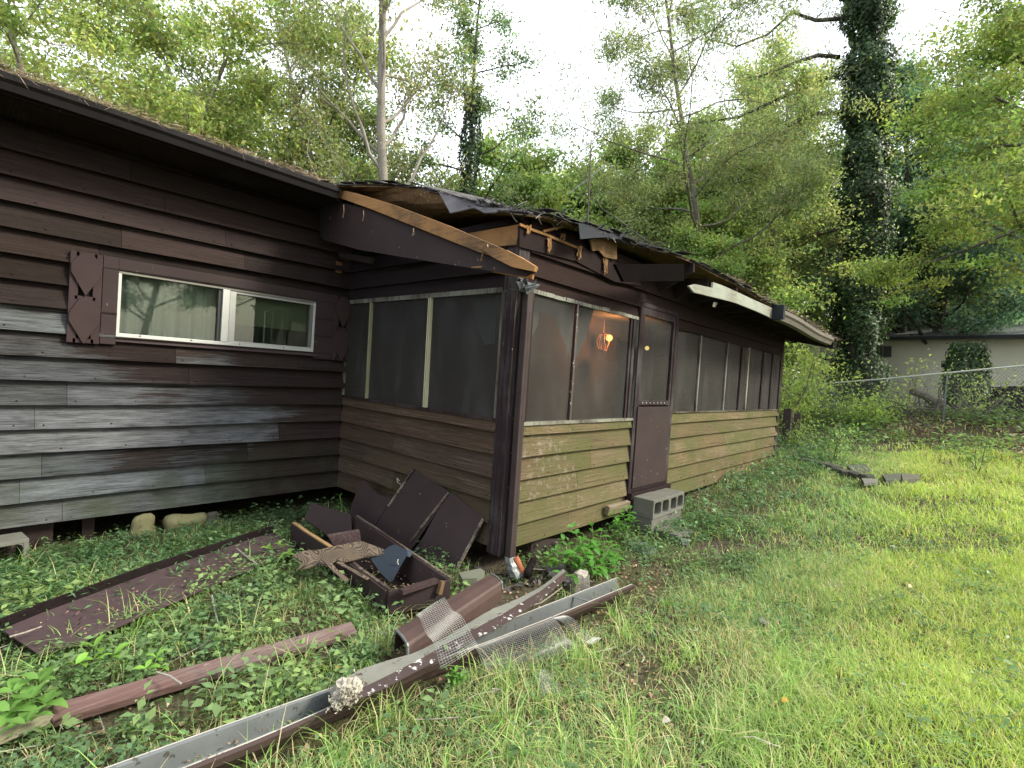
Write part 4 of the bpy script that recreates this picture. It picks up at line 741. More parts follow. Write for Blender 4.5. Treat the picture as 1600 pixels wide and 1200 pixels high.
# second gutter length with flaking rim
sg = thing('flaking_gutter', 'narrow gutter length with peeling white and brown paint lying behind the long open gutter', 'gutter', G3(700, 1010))
rim = [(520, 1096), (600, 1059), (660, 1028), (700, 1005), (790, 957), (850, 920), (884, 893)]; fac = [(524, 1106), (602, 1073), (664, 1040), (706, 1017), (795, 969), (852, 931), (884, 903)]; far = [(515, 1078), (560, 1047), (600, 1034), (650, 1020), (700, 994), (738, 970), (768, 952), (800, 940), (850, 915), (880, 889)]
n_ = 20; A, B, C_ = [], [], []
for i in range(n_ + 1):
    t = i / n_; zz = -.055 + .05 * t; A.append(qz(*ipl(rim, t), zz)); B.append(qz(*ipl(fac, t), zz - .0) + V(0, 0, -.008)); C_.append(qz(*ipl(far, t), zz - .01))
mb = MB(); mb.strip(C_, A); mb.build('pale_inside', M['gut_old'], sg, solid=.003); mb = MB(); mb.strip(A, B); mb.build('flaking_face', M['gut_edge'], sg, solid=.003)
# boxed gutter section
bg_ = thing('gutter_section', 'short chunky brown gutter section lying upside down by the porch corner', 'gutter', G3(700, 990))
zt = .0; t0, t1 = qz(618, 982, zt - .02), qz(766, 895, zt); u0, u1 = qz(637, 1007, zt - .02), qz(784, 909, zt); 
mb = MB(); n_ = 8; rws = []
for i in range(n_ + 1):
    t = i / n_; a = t0 + (t1 - t0) * t; b = u0 + (u1 - u0) * t; s_ = b - a
    rws.append([a + V(0, 0, -.12), a + V(0, 0, -.03), a + s_ * .05 + V(0, 0, -.004), a + s_ * .5 + V(0, 0, .004), a + s_ * .93 + V(0, 0, .0), b + V(0, 0, -.012), b + V(0, 0, -.05) + s_ * .05, b + V(0, 0, -.13) + s_ * .02])
k = 8; mb.add([p_ for r_ in rws for p_ in r_], [(i * k + j, i * k + j + 1, (i + 1) * k + j + 1, (i + 1) * k + j) for i in range(n_) for j in range(k - 1)], (1.35, 1.3, 1.3)); mb.build('shell', M['gut_brown'], bg_, solid=.003)
for r_ in (rws[0], rws[-1]):
    mb = MB()
    for a, b in zip(r_[1:-2], r_[2:-1]): mb.beam(a + (t0 - t1) * 0, b, .012, .010, up=(t1 - t0))
    mb.build('torn_rim', M['galv'], bg_)
# wire mesh draped over the gutters, with a sheet spreading into the grass
def mesh_sheet(name, lab, P00, P10, P11, P01, nu, nv, zf, loc, th=.0021):
    t_ = thing(name, lab, 'wire mesh', loc); vs = []; fs = []
    for i in range(nu + 1):
        for j in range(nv + 1):
            s_, t = i / nu, j / nv; p_ = (P00 * (1 - s_) + P10 * s_) * (1 - t) + (P01 * (1 - s_) + P11 * s_) * t; vs.append(p_ + V(0, 0, zf(s_, t)))
    fs = [(i * (nv + 1) + j, (i + 1) * (nv + 1) + j, (i + 1) * (nv + 1) + j + 1, i * (nv + 1) + j + 1) for i in range(nu) for j in range(nv)]
    o = MB().add(vs, fs).build('wire_grid', M['meshwire'], t_); k = o.modifiers.new('w', 'WIREFRAME'); k.thickness = th; k.use_replace = True; k.use_even_offset = False
M['meshwire'] = m_flat('galvanised_wire', (.38, .40, .39), .1, .4, 8, .0, .5, .3)
mesh_sheet('wire_mesh', 'strip of galvanised wire mesh draped over the brown gutter section and both long gutters', qz(650, 965, .03), qz(694, 940, .03), qz(748, 1010, -.035), qz(690, 1042, -.035), 14, 34, lambda s_, t: .012 + .018 * math.sin(t * math.pi) + .012 * math.sin(t * 11 + s_ * 2) - .05 * max(0, t - .8), G3(690, 1000))
mesh_sheet('wire_mesh', 'wide sheet of wire mesh sagging from the long gutter into the grass', qz(742, 1012, -.09), qz(865, 966, -.08), qz(905, 1022, -.21), qz(762, 1056, -.21), 42, 28, lambda s_, t: .02 * math.sin(s_ * 6 + t * 3) * t + .01 * math.sin(t * 9), G3(820, 1040))
mesh_sheet('wire_mesh', 'torn tongue of wire mesh curling from the long gutter towards the leaf litter', qz(862, 966, -.08), qz(880, 962, -.08), qz(940, 1000, -.19), qz(925, 1010, -.20), 7, 28, lambda s_, t: .02 * math.sin(t * 7), G3(905, 1000))
mesh_sheet('wire_mesh', 'loose end of wire mesh poking out of the grass beside the wide sheet', qz(838, 1062, -.21), qz(868, 1050, -.21), qz(880, 1082, -.22), qz(846, 1096, -.22), 10, 13, lambda s_, t: .02 + .02 * math.sin(s_ * 5), G3(855, 1075))
# grey wasp/insulation clump
ci = thing('insulation_clump', 'pale crumbly clump of insulation hanging over the edge of the long gutter', 'insulation', qz(540, 1085, -.08)); vs = []
mb = MB(); R2 = random.Random(3)
for (u, v, r_, h_) in ((541, 1078, .036, .0), (553, 1074, .026, .01), (533, 1088, .026, -.012), (545, 1090, .024, -.02), (529, 1100, .02, -.045), (560, 1082, .018, -.01)):
    c0 = qz(u, v, -.085 + h_ + .030); r_ *= 1.35; b_ = ball((0, 0, 0), 1, 14, 10); b_.v = [tuple(c0 + V(*q_) * r_ * (1 + .22 * math.sin(q_[0] * 9 + u) * math.sin(q_[1] * 8 + v) + .14 * math.sin(q_[2] * 13 + u))) for q_ in b_.v]; mb.add(b_.v, b_.f)
for i in range(900):
    u = R2.gauss(541, 10); v = R2.gauss(1080 + (u - 540) * -.35, 9) + (10 if u < 532 else 0); rr_ = math.exp(-((u - 541) / 18) ** 2 - ((v - 1082) / 17) ** 2); c0 = qz(u, v, -.05 + .05 * rr_ * R2.random()); s_ = R2.uniform(.003, .011)
    pts_ = [c0 + V(R2.uniform(-1, 1), R2.uniform(-1, 1), R2.uniform(-1, 1)) * s_ for _ in range(4)]; tv = R2.uniform(.7, 1.15); mb.add(pts_, [(0, 1, 2), (0, 2, 3), (0, 3, 1), (1, 3, 2)], (tv, tv, tv * .96))
mb.build('fibres', m_flat('pale_insulation', (.36, .34, .28), .3, .95, 30, .5), ci)
# terracotta pipe, cinder blocks, board, stump
tc = thing('terracotta_pipe', 'broken orange terracotta pipe leaning beside the downspout elbow', 'pipe', G3(805, 905)); c0 = qz(810, 882, -.12); mb = MB(); n_ = 14
ax_ = unit(V(.25, -.35, -.8)); a1_ = unit(np.cross(ax_, (1, 0, 0))); a2_ = np.cross(ax_, a1_)
mb.add([c0 + ax_ * (l_ * .15) + (a1_ * math.cos(2 * math.pi * k / n_) + a2_ * math.sin(2 * math.pi * k / n_)) * (.026 if l_ < 1 else .029) for l_ in (-.45, 0, .6, 1) for k in range(n_)], [(i * n_ + k, i * n_ + (k + 1) % n_, (i + 1) * n_ + (k + 1) % n_, (i + 1) * n_ + k) for i in range(3) for k in range(n_)]); mb.build('pipe_wall', m_flat('terracotta', (.30, .11, .055), .25, .8, 8, .2, spots=(.7, .6, .5), samt=.64), tc, solid=.006, smooth=True)
def tiny(name, lab, cat, pts, P, n, th, mat, col=(1, 1, 1), part='piece'):
    t_ = thing(name, lab, cat, onp(*pts[0], P, n)); MB().slab([onp(u, v, P, n) for u, v in pts], th, col).build(part, mat, t_); return t_
Pq = V(.2, -2.62, -.12)
tiny('panel_offcut', 'square brown panel offcut wedged under the porch front behind the leafy bush', 'panel', [(831, 843), (877, 842), (868, 858), (845, 873), (828, 873)], V(.25, -2.5, -.1), (-.2, -1, .1), (.0, .012, 0), M['trim_clean'])
dk = thing('pipe_offcut', 'short dark pipe lying beside the orange terracotta pipe', 'pipe', G3(828, 895)); MB().tube([qz(833, 876, -.13), qz(823, 899, -.17)], .03, 10).build('tube', M['dark'], dk, smooth=True)
tiny('shingle_scrap', 'grey curled shingle scrap between the dark pipe offcut and the flaking gutter end', 'shingle', [(853, 888), (880, 882), (893, 905), (888, 912), (862, 903)], qz(870, 895, -.17), (-.3, -.5, .8), (0, 0, .006), M['shingle'], (.9, .85, .9))
tiny('shingle_scrap', 'brown-grey shingle scrap lying beside the weathered stump', 'shingle', [(890, 905), (905, 902), (925, 930), (900, 925)], qz(905, 915, -.2), (-.3, -.5, .8), (0, 0, .006), M['shingle'], (1.3, 1.2, 1.2))
tiny('slate_scrap', 'flat blue-grey shingle piece on the soil below the concrete step blocks', 'shingle', [(985, 848), (1018, 850), (1027, 862), (1012, 868), (990, 860)], qz(1005, 858, -.215), (0, 0, 1), (0, 0, .008), M['shingle'], (1.6, 1.8, 2.2))
tiny('slate_scrap', 'small pale grey stone chip in the weeds right of the broken block', 'stone', [(1062, 842), (1078, 846), (1076, 852), (1066, 852)], qz(1070, 848, -.19), (0, 0, 1), (0, 0, .02), M['conc'], (1.5, 1.6, 1.7))
tiny('felt_scrap', 'black felt scrap in the leaf litter right of the wire mesh', 'scrap', [(998, 975), (1012, 973), (1032, 990), (1030, 998), (1010, 996)], qz(1015, 986, -.225), (0, 0, 1), (0, 0, .006), M['tar'])
tiny('felt_scrap', 'small bluish felt scrap in the middle of the weedy lawn', 'scrap', [(1290, 910), (1316, 911), (1318, 917), (1296, 918)], qz(1305, 914, -.17), (0, 0, 1), (0, 0, .01), M['shingle'], (2, 2.2, 2.4))
tiny('striped_scrap', 'tiny black and white striped scrap lying in the lawn weeds', 'scrap', [(1186, 968), (1192, 966), (1202, 976), (1198, 979), (1188, 974)], qz(1194, 972, -.19), (0, 0, 1), (0, 0, .01), M['white_peel'], (1, 1, 1))
tiny('concrete_chunk', 'pale concrete chunk half hidden in weeds between the open box and the gutter section', 'concrete', [(716, 905), (750, 898), (757, 903), (745, 914), (722, 915)], qz(735, 906, -.15), (0, 0, 1), (0, 0, .05), M['conc'], (.9, .95, .85))
tiny('lath_offcut', 'short pale lath lying at the foot of the open brown box', 'lath', [(656, 937), (700, 930), (703, 935), (680, 940), (658, 942)], qz(680, 936, -.19), (0, 0, 1), (0, 0, .02), m_wood('pale_lath', (.3, .24, .15), axis='x'))
st = thing('weathered_stump', 'bleached grey stump of splintered wood standing under the leafy bush', 'stump', G3(912, 930)); mb = MB(); c0 = G3(912, 932); n_ = 12; vs = []
for l_, hh in enumerate((-.03, .05, .12, .17)):
    for k in range(n_): t = 2 * math.pi * k / n_; r_ = (.07 - .006 * l_) * (1 + .22 * math.sin(k * 2.3) + .12 * math.sin(k * 5.1)); vs.append(c0 + V(r_ * math.cos(t), r_ * math.sin(t) + .03, hh + (random.uniform(-.02, .02) if l_ == 3 else 0)))
mb.add(vs, [(i * n_ + k, i * n_ + (k + 1) % n_, (i + 1) * n_ + (k + 1) % n_, (i + 1) * n_ + k) for i in range(3) for k in range(n_)] + [tuple(3 * n_ + k for k in range(n_))]); mb.build('wood', m_wood('bleached_wood', (.28, .25, .21), (.40, .37, .32), .5, axis='x', bump=.8), st)
def cinder(name, lab, P, ang, L=.40, H=.19, D=.20, holes=2, open_dir='y', grp=None, tilt=0, broken=False):
    """concrete block lying on its side: cells open towards the viewer"""
    t_ = thing(name, lab, 'concrete block', P, grp); t_.rotation_euler = (tilt, 0, ang); mb = MB(); wl = .03; cw = (L - wl * (holes + 1)) / holes
    mb.box((0, 0, H - wl), (L, D, H)); mb.box((0, 0, 0), (L, D, wl))
    for i in range(holes + 1):
        x0 = i * (cw + wl)
        if broken and i == holes: mb.hexa([(x0, 0, wl), (x0 + wl, 0, wl), (x0 + wl, D * .5, wl), (x0, D * .6, wl), (x0, 0, H - wl), (x0 + wl, .02, H - wl), (x0 + wl, D * .3, H - wl), (x0, D * .4, H - wl)]); continue
        mb.box((x0, 0, wl), (x0 + wl, D, H - wl))
    for i in range(holes):   # rounded cell corners
        for sx in (0, 1):
            for sz in (0, 1):
                xc = wl + i * (cw + wl) + sx * cw; zc = wl if sz == 0 else H - wl; r_ = .035; sg_ = 1 if sx == 0 else -1; sh_ = 1 if sz == 0 else -1
                mb.slab([(xc, 0.002, zc), (xc + sg_ * r_, 0.002, zc), (xc + sg_ * r_ * .3, .002, zc + sh_ * r_ * .3), (xc, .002, zc + sh_ * r_)], (0, D - .004, 0))
    mb.build('block', M['conc'], t_, local=True, bevel=.004); return t_
zg = -.245
cinder('concrete_block', 'left upper concrete block of the door step, cells facing the yard', (2.005, yc - .335, .165 - .20), 0, L=.40, H=.20, D=.25, grp='concrete step blocks'); cinder('concrete_block', 'right upper concrete block of the door step beside the weeds', (2.41, yc - .33, .16 - .20), .03, L=.40, H=.20, D=.25, grp='concrete step blocks')
lb = thing('concrete_block', 'lower solid-faced concrete block carrying the left end of the door step', 'concrete block', (2.02, yc - .33, zg), 'concrete step blocks'); MB().box((2.01, yc - .325, zg - .05), (2.38, yc - .09, -.037)).build('block', M['conc'], lb, bevel=.006)
lb = thing('concrete_block', 'lower concrete block hidden in shade under the right end of the door step', 'concrete block', (2.45, yc - .3, zg), 'concrete step blocks'); MB().box((2.42, yc - .30, zg - .05), (2.80, yc - .08, -.043)).build('block', M['conc'], lb, bevel=.006)
cinder('broken_block', 'broken half concrete block lying on the soil in front of the door step', (2.02, yc - .62, -.30), -.05, L=.34, H=.17, D=.26, broken=True)
ob = thing('timber_offcut', 'short thick board leaning against the bottom clapboard left of the door step', 'timber', (1.72, yc - .06, -.1)); mb = MB(); a = onp(948, 798, V(0, yc - .07, 0), (0, -1, 0)); b = onp(981, 789, V(0, yc - .07, 0), (0, -1, 0)); mb.beam(a, b, .05, .10, up=(0, -.2, 1), col=(1.1, 1.1, 1)); mb.build('board', m_wood('grey_offcut', (.16, .13, .095), (.2, .19, .16), .3), ob, bevel=.005); MB().box((1.97, yc - .10, .02), (2.03, yc - .04, .13)).build('wedge', M['dark'], ob)
# block, post and stones under the left wall
def rock(name, lab, c, r, seed, mat, cat='stone'):
    t_ = thing(name, lab, cat, c); R2 = random.Random(seed); b = ball((0, 0, 0), 1, 16, 10); vs = []
    for x_, y_, z_ in b.v:
        f = 1 + .16 * math.sin(3.1 * x_ + seed) + .13 * math.sin(4.3 * y_ + seed * 2) + .12 * math.sin(5.1 * z_ + seed * 3); q_ = [math.copysign(abs(w_) ** .7, w_) for w_ in (x_, y_, z_)]
        vs.append((c[0] + q_[0] * r[0] * f, c[1] + q_[1] * r[1] * f, c[2] + q_[2] * r[2] * f))
    b.v = vs; b.build('stone', mat, t_, smooth=True); return t_
rock('foundation_stone', 'squarish mossy yellow stone propped under the left wall', on(222, 826, 1, -.06) + V(0, 0, -.02), (.10, .07, .11), 1, M['stone']); rock('foundation_stone', 'larger rounded mossy stone under the wall right of the squarish one', on(288, 820, 1, -.05) + V(.01, 0, -.01), (.14, .09, .12), 4, M['stone']); rock('foundation_stone', 'flat dark slab stone leaning right of the rounded stone under the wall', on(322, 812, 1, .06) + V(.03, 0, -.05), (.10, .04, .09), 7, M['conc'])
pr = thing('crawlspace_post', 'narrow brown post standing under the left wall beside the dark crawlspace', 'post', on(138, 850, 1, .12)); a = on(138, 808, 1, .12); MB().box((a[0] - .04, .1, -.35), (a[0] + .04, .14, .0)).build('post', M['trim'], pr)
cb = cinder('concrete_block', 'old pale concrete block half sunk in weeds under the left end of the grey wall', (-2.84, -.30, -.30), .12, L=.26, H=.26, D=.22, holes=1)
mb = thing('crawlspace_board', 'dark board closing the crawlspace at the left edge of the wall', 'board', (-2.9, .05, -.2)); MB().box((-3.6, .04, -.3), (-2.42, .07, .005)).build('board', M['trim'], mb)
# far kerb of pavers, posts
def slabpx(name, lab, us, z, th, mat, cat='paver', grp=None, col=(1, 1, 1)):
    pts = [qz(u, v, z) for u, v in us]; t_ = thing(name, lab, cat, sum(pts) / len(pts) - V(0, 0, th), grp); MB().slab([p_ - V(0, 0, th) for p_ in pts], (0, 0, th), col).build('slab', mat, t_, bevel=.004)
zk = .205
slabpx('paver', 'dark slab step at the far right of the yard path', [(1322, 726), (1352, 724), (1362, 734), (1334, 738)], zk, .10, M['conc'], grp='old pavers across the lawn', col=(.6, .68, .62)); slabpx('paver', 'grey paver right of the gap in the old kerb', [(1378, 741), (1406, 739), (1408, 748), (1384, 750)], zk, .08, M['conc'], grp='old pavers across the lawn', col=(.6, .65, .6)); slabpx('paver', 'paler paver farthest right along the old kerb', [(1408, 739), (1438, 741), (1434, 748), (1410, 749)], zk, .06, M['conc'], grp='old pavers across the lawn', col=(.8, .8, .75)); slabpx('paver', 'small white-topped paver in front of the dark slab step', [(1346, 747), (1370, 748), (1372, 753), (1350, 754)], .17, .05, M['conc'], grp='old pavers across the lawn', col=(1.1, 1.1, 1.15))
kb = thing('garden_kerb', 'low dark mossy kerb of stones running from the porch end out across the lawn', 'kerb', qz(1290, 720, .12)); mb = MB(); cs = [(1246, 714), (1262, 719), (1278, 722), (1294, 727), (1310, 731), (1328, 738), (1346, 741), (1362, 744)]
for (a, b) in zip(cs[:-1], cs[1:]): A = qz(a[0], a[1], .20); B = qz(b[0] - 1, b[1], .20); mb.beam(A + V(0, 0, -.06 + random.uniform(-.02, .02)), B + V(0, 0, -.06), .22, .16, col=(random.uniform(.3, .7),) * 3, seg=2, wob=.02)
mb.build('stones', M['conc'], kb, bevel=.02)
fpst = thing('wooden_post', 'dark weathered double post standing just beyond the far porch corner', 'post', qz(1238, 700, .2)); b0 = at(1232, 640, 12.0 / 1.0); zb = gz(b0[0], b0[1]) - .05; w2 = .085
mb = MB(); mb.hexa([(b0[0] - w2, b0[1] - w2, zb), (b0[0] + w2, b0[1] - w2, zb), (b0[0] + w2, b0[1] + w2, zb), (b0[0] - w2, b0[1] + w2, zb), (b0[0] - w2, b0[1] - w2, b0[2] + .02), (b0[0] + w2, b0[1] - w2, b0[2] - .03), (b0[0] + w2, b0[1] + w2, b0[2]), (b0[0] - w2, b0[1] + w2, b0[2] + .02)]); mb.build('post', m_wood('dark_post', (.07, .055, .05), (.12, .11, .1), .3, axis='x'), fpst, bevel=.008); mb = MB(); mb.box((b0[0] + .11, b0[1] - .24, zb), (b0[0] + .17, b0[1] - .10, b0[2] - .08)); mb.build('brace', m_wood('dark_brace', (.09, .07, .055), axis='x'), fpst, bevel=.006)
# antenna on the roof
an = thing('tv_antenna', 'thin mast aerial with two slanting booms rising above the roof', 'antenna', at(920, 350, 9)); mb = MB(); a = at(919, 352, 9); a[2] -= .3; b = at(923.5, 224, 9); mb.tube([a, (a + b) / 2, b], [.016, .014, .012], 6); mb.build('mast', M['gut_brown'], an)
for p_, q_, nn in (((914, 232), (941, 205), 4), ((888, 303), (944, 259), 7)):
    A = at(*p_, 8.95); B = at(*q_, 9.1); mb = MB(); mb.beam(A, B, .018, .018)
    for k in range(nn): c0 = A + (B - A) * (k + .3) / nn; pz = unit(np.cross(B - A, (0, 0, 1))); mb.tube([c0 - pz * .3 * (1 - k / nn * .4), c0 + pz * .3 * (1 - k / nn * .4)], .003, 4)
    mb.build('boom', M['galv'], an)
# ------------------------------------------------------------------ plants
M['bark'] = m_wood('grey_bark', (.11, .095, .075), (.20, .19, .17), .4, axis='v', bump=.9)
M['bark_pale'] = m_wood('pale_bark', (.20, .18, .15), (.33, .31, .27), .5, axis='v', bump=.7)
M['bark_dark'] = m_wood('dark_bark', (.06, .05, .042), (.10, .09, .08), .4, axis='v', bump=.9)
M['leaf_tree'] = m_leaf('tree_leaves', (.275, .345, .180), .55); M['leaf_ivy'] = m_leaf('ivy_leaves', (.062, .108, .050), .28, .45); M['leaf_blue'] = m_leaf('blue_green_leaves', (.205, .285, .200), .5)  # tree leaf colours lightened in place of haze, leaf_blue a blue-green tone
M['leaf_pine'] = m_leaf('pine_needles', (.25, .305, .175), .45); M['leaf_bright'] = m_leaf('bright_leaves', (.32, .40, .165), .55)
def limb(P, d, L, r0, r1, n=6, wander=.18, up=.0, R=None):
    R = R or rng; pts = [np.array(P, float)]; d = unit(d)
    for i in range(n):
        d = unit(d + R.normal(size=3) * wander + V(0, 0, up)); pts.append(pts[-1] + d * L / n)
    return pts, list(np.linspace(r0, r1, n + 1))
def clump(C, n, rad, size, col, aspect=.55, droop=-.2, flat=.75, R=None):
    R = R or rng; P = np.array(C) + R.normal(size=(n, 3)) * rad * V(1, 1, flat); D = R.normal(size=(n, 3)); D[:, 2] += droop; N = R.normal(size=(n, 3)); N[:, 2] += 1.2
    s_ = R.uniform(.6, 1.25, n) * size; tv = R.uniform(.65, 1.4, (n, 1)) * np.array(col) * R.uniform(.9, 1.1, (n, 3)); return P, D, N, s_, s_ * aspect, tv
TRK = {}
def make_tree(name, label, x, y, H, r0, mats, seed, group=None, lean=(0, 0), first=.25, nb=16, blen=3.2, upang=.45, leaf=.11, per=60, crad=.42, col=(1, 1, 1), sub=4, forks=1, density=1.0, aspect=.55, spread=1.0, top=.95, bare=0.0, sink=.3, flat=.75, taper=.25):
    R = np.random.default_rng(seed); zb = gz(x, y) - sink; t_ = thing(name, label, 'tree', (x, y, zb + sink), group); mb = MB(); cl = []
    trunks = []
    for f in range(forks):
        d0 = V(lean[0], lean[1], 1) + (R.normal(size=3) * V(.22, .22, 0) if forks > 1 else 0)
        pts, rs = limb((x + (R.normal() * .15 if f else 0), y + (R.normal() * .15 if f else 0), zb), d0, H * (1 - .12 * f) + sink, r0 * (1 if f == 0 else .75), r0 * taper * .4, 12, .05, .03, R)
        mb.tube(pts, rs, 8); trunks.append((pts, rs))
    for b in range(nb * forks):
        pts, rs = trunks[b % forks]; tt = first + (top - first) * ((b // forks) + R.random()) / nb; k = tt * (len(pts) - 1); i = min(int(k), len(pts) - 2); P = pts[i] + (pts[i + 1] - pts[i]) * (k - i); az = b * 2.4 + R.uniform(-.5, .5)
        Lb = blen * (1.15 - .75 * max(0, (tt - .35) / .65)) * R.uniform(.65, 1.2) * spread; el = upang + R.uniform(-.25, .3) + .5 * max(0, tt - .6)
        bp, br = limb(P, (math.cos(az) * math.cos(el), math.sin(az) * math.cos(el), math.sin(el)), Lb, max(.012, rs[i] * .42), .008, 7, .17, .03, R); mb.tube(bp, br, 5, cap=False)
        for s_ in range(sub):
            q = R.uniform(.3, 1.0); j = min(int(q * 7), 6); P2 = bp[j] + (bp[j + 1] - bp[j]) * (q * 7 - j); dd = unit(bp[j + 1] - bp[j]); dd = unit(dd + R.normal(size=3) * .7 + V(0, 0, .1)); L2 = Lb * R.uniform(.18, .42)
            sp, sr = limb(P2, dd, L2, .011, .004, 4, .25, .0, R); mb.tube(sp, sr, 3, cap=False)
            if R.random() > bare:
                for q2 in (1, 2, 3, 4): cl.append(clump(sp[q2] + R.normal(size=3) * .12, int(per * R.uniform(.2, .8) * density), crad * R.uniform(.28, .62), leaf, np.array(col) * R.uniform(.62, 1.3) * V(R.uniform(.85, 1.2), 1, 1), aspect, R=R, flat=flat * .7))
        if R.random() > bare: cl.append(clump(bp[-1], int(per * density), crad, leaf, col, aspect, R=R, flat=flat))
    TRK[t_.name] = trunks; mb.build('trunk', mats[0], t_, smooth=True); P, D, N, L, W, C = [np.concatenate([c[i] for c in cl]) for i in range(6)]
    v_, q_, c_ = leafgeo(P, D, N, L, W, C); npmesh('crown', v_, q_, c_, mats[1], t_); return t_
def copy_tree(src, x, y, rz, s, label, group=None):
    o = src.copy(); sc.collection.objects.link(o); o.location = (x, y, gz(x, y)); o.rotation_euler = (0, 0, rz); o.scale = (s, s, s); o['label'] = label
    if group: o['group'] = group
    for ch in list(src.children): c = ch.copy(); sc.collection.objects.link(c); c.parent = o
    return o
def col_at(u, d): p = at(u, 574 + (u - 800) * .068, d); return float(p[0]), float(p[1])
TG = 'trees behind the house'
Y1 = (1.15, 1.1, .9)
x, y = col_at(170, 13); tA = make_tree('broadleaf_tree', 'yellow-green tree with forked grey trunks above the left end of the roof', x, y, 13.5, .20, (M['bark_pale'], M['leaf_bright']), 21, TG, lean=(.06, 0), first=.28, nb=15, blen=4.2, upang=.55, leaf=.125, per=85, crad=.58, sub=6, forks=3, col=(1.0, 1.0, .95))
x, y = col_at(505, 17); tB = make_tree('broadleaf_tree', 'bright green leafy tree behind the middle of the roof, left of the bare double trunk', x, y, 13.5, .20, (M['bark'], M['leaf_tree']), 5, TG, first=.24, nb=24, blen=3.6, upang=.5, leaf=.14, per=95, crad=.60, sub=6, forks=1, col=(1.15, 1.12, 1.0))
x, y = col_at(622, 16); tC = make_tree('bare_limbed_tree', 'tall grey double-trunked tree with many bare twigs and ivy at its foot', x, y, 16, .20, (M['bark_pale'], M['leaf_tree']), 8, TG, first=.25, nb=26, blen=3.3, upang=.7, leaf=.10, per=40, crad=.42, forks=2, bare=.25, sub=7, col=(.95, .85, .9))
x, y = col_at(733, 16.5); tD = make_tree('ivy_trunk_tree', 'slim tall tree with a dark ivy-wrapped trunk left of the sky gap', x, y, 15, .15, (M['bark_dark'], M['leaf_tree']), 15, TG, lean=(.02, -.01), first=.35, nb=17, blen=2.6, upang=.5, leaf=.11, per=60, crad=.42, sub=6, bare=.1, col=(.8, .9, .9), spread=.9)
x, y = col_at(1100, 16.5); tE = make_tree('pine_tree', 'pale-trunked pine with open needle tufts left of the ivy-covered tree', x, y, 17, .13, (M['bark'], M['leaf_pine']), 31, TG, lean=(.02, .0), first=.25, nb=28, blen=4.4, upang=.35, leaf=.15, per=115, crad=.60, aspect=.26, sub=7, col=(1.1, 1.1, 1.0), taper=.4)
x, y = col_at(890, 24); tF = make_tree('broadleaf_tree', 'rounded lighter green tree behind the roof aerial', x, y, 8.0, .14, (M['bark'], M['leaf_tree']), 44, TG, first=.12, nb=20, blen=2.5, upang=.5, leaf=.155, per=140, crad=.6, sub=6, col=(1.1, 1.2, .9))
x, y = col_at(1700, 12.5); tG = make_tree('broadleaf_tree', 'large bright green tree hanging over the right edge of the yard', x, y, 15.5, .22, (M['bark'], M['leaf_bright']), 52, TG, first=.19, nb=34, blen=3.9, upang=.22, leaf=.115, per=200, crad=.62, sub=8, col=(.95, 1.0, .85), flat=.45)
x, y = col_at(1420, 28); tH = make_tree('broadleaf_tree', 'blue-green tree directly behind the neighbouring house roof', x, y, 15, .25, (M['bark_dark'], M['leaf_blue']), 61, TG, first=.15, nb=24, blen=4.4, upang=.4, leaf=.17, per=200, crad=.8, sub=6, col=(.8, .95, 1.05))
FG = 'filler trees of the wood'; lab_f = 'leafy tree of the wood merging with its neighbours behind the roof'
fill = [(tH, 1435, 23, .95), (tH, 1475, 27, .9), (tB, 1225, 27, 1.3), (tB, 1150, 28, 1.2), (tF, 1080, 24, 1.45), (tH, 1420, 24, 1.0), (tF, 905, 23, 1.38), (tF, 840, 25, 1.25), (tF, 770, 20, 1.15), (tB, 1010, 23, .82), (tB, 1180, 20, .85), (tF, 965, 27, 1.3), (tB, -120, 16, 1.0), (tA, 300, 19, .95), (tH, 270, 32, 1.05), (tF, 560, 20, 1.0), (tF, 700, 24, .95), (tF, 780, 21, .85), (tB, 855, 31, .72), (tF, 950, 21, .80), (tF, 1010, 25, .95), (tH, 1040, 36, .72), (tB, 1190, 25, .98), (tF, 1130, 19, .95), (tH, 1230, 32, 1.0), (tB, 1260, 29, 1.0), (tB, 1480, 32, 1.0), (tH, 1560, 30, 1.0), (tF, 1060, 17, .72), (tB, 1640, 20, 1.0), (tH, 480, 34, 1.0), (tF, 200, 18, 1.1)]
used_l = set()
def fill_label(src, u, d):
    kd = {tB: 'bright leafy tree', tA: 'fork-trunked leafy tree', tF: 'rounded leafy tree', tH: 'blue-green leafy tree'}[src]
    pl_ = ['off the left edge of the photo', 'above the far left eave', 'above the shutter', 'above the long window', 'above the inner corner of the roof', 'behind the lifted shingles', 'left of the roof aerial', 'behind the roof aerial', 'right of the roof aerial', 'behind the pale pine trunk', 'behind the white fascia', 'left of the ivy-covered trunk', 'behind the fence', 'behind the neighbouring roof', 'at the far right edge'][int(np.searchsorted([0, 100, 220, 330, 500, 690, 800, 880, 960, 1060, 1160, 1240, 1400, 1500], u))]
    for row in (['in the front row', 'in the nearest gap'] if d < 19 else ['in the middle row', 'half hidden'] if d < 25 else ['in the back row', 'farthest back']):
        l_ = kd + ' ' + pl_ + ', ' + row
        if l_ not in used_l: used_l.add(l_); return l_
    return l_ + ' and lowest'
for k, (src, u, d, s_) in enumerate(fill):
    x, y = col_at(u, d); copy_tree(src, x, y, k * 1.9 + .7, s_, fill_label(src, u, d), FG)
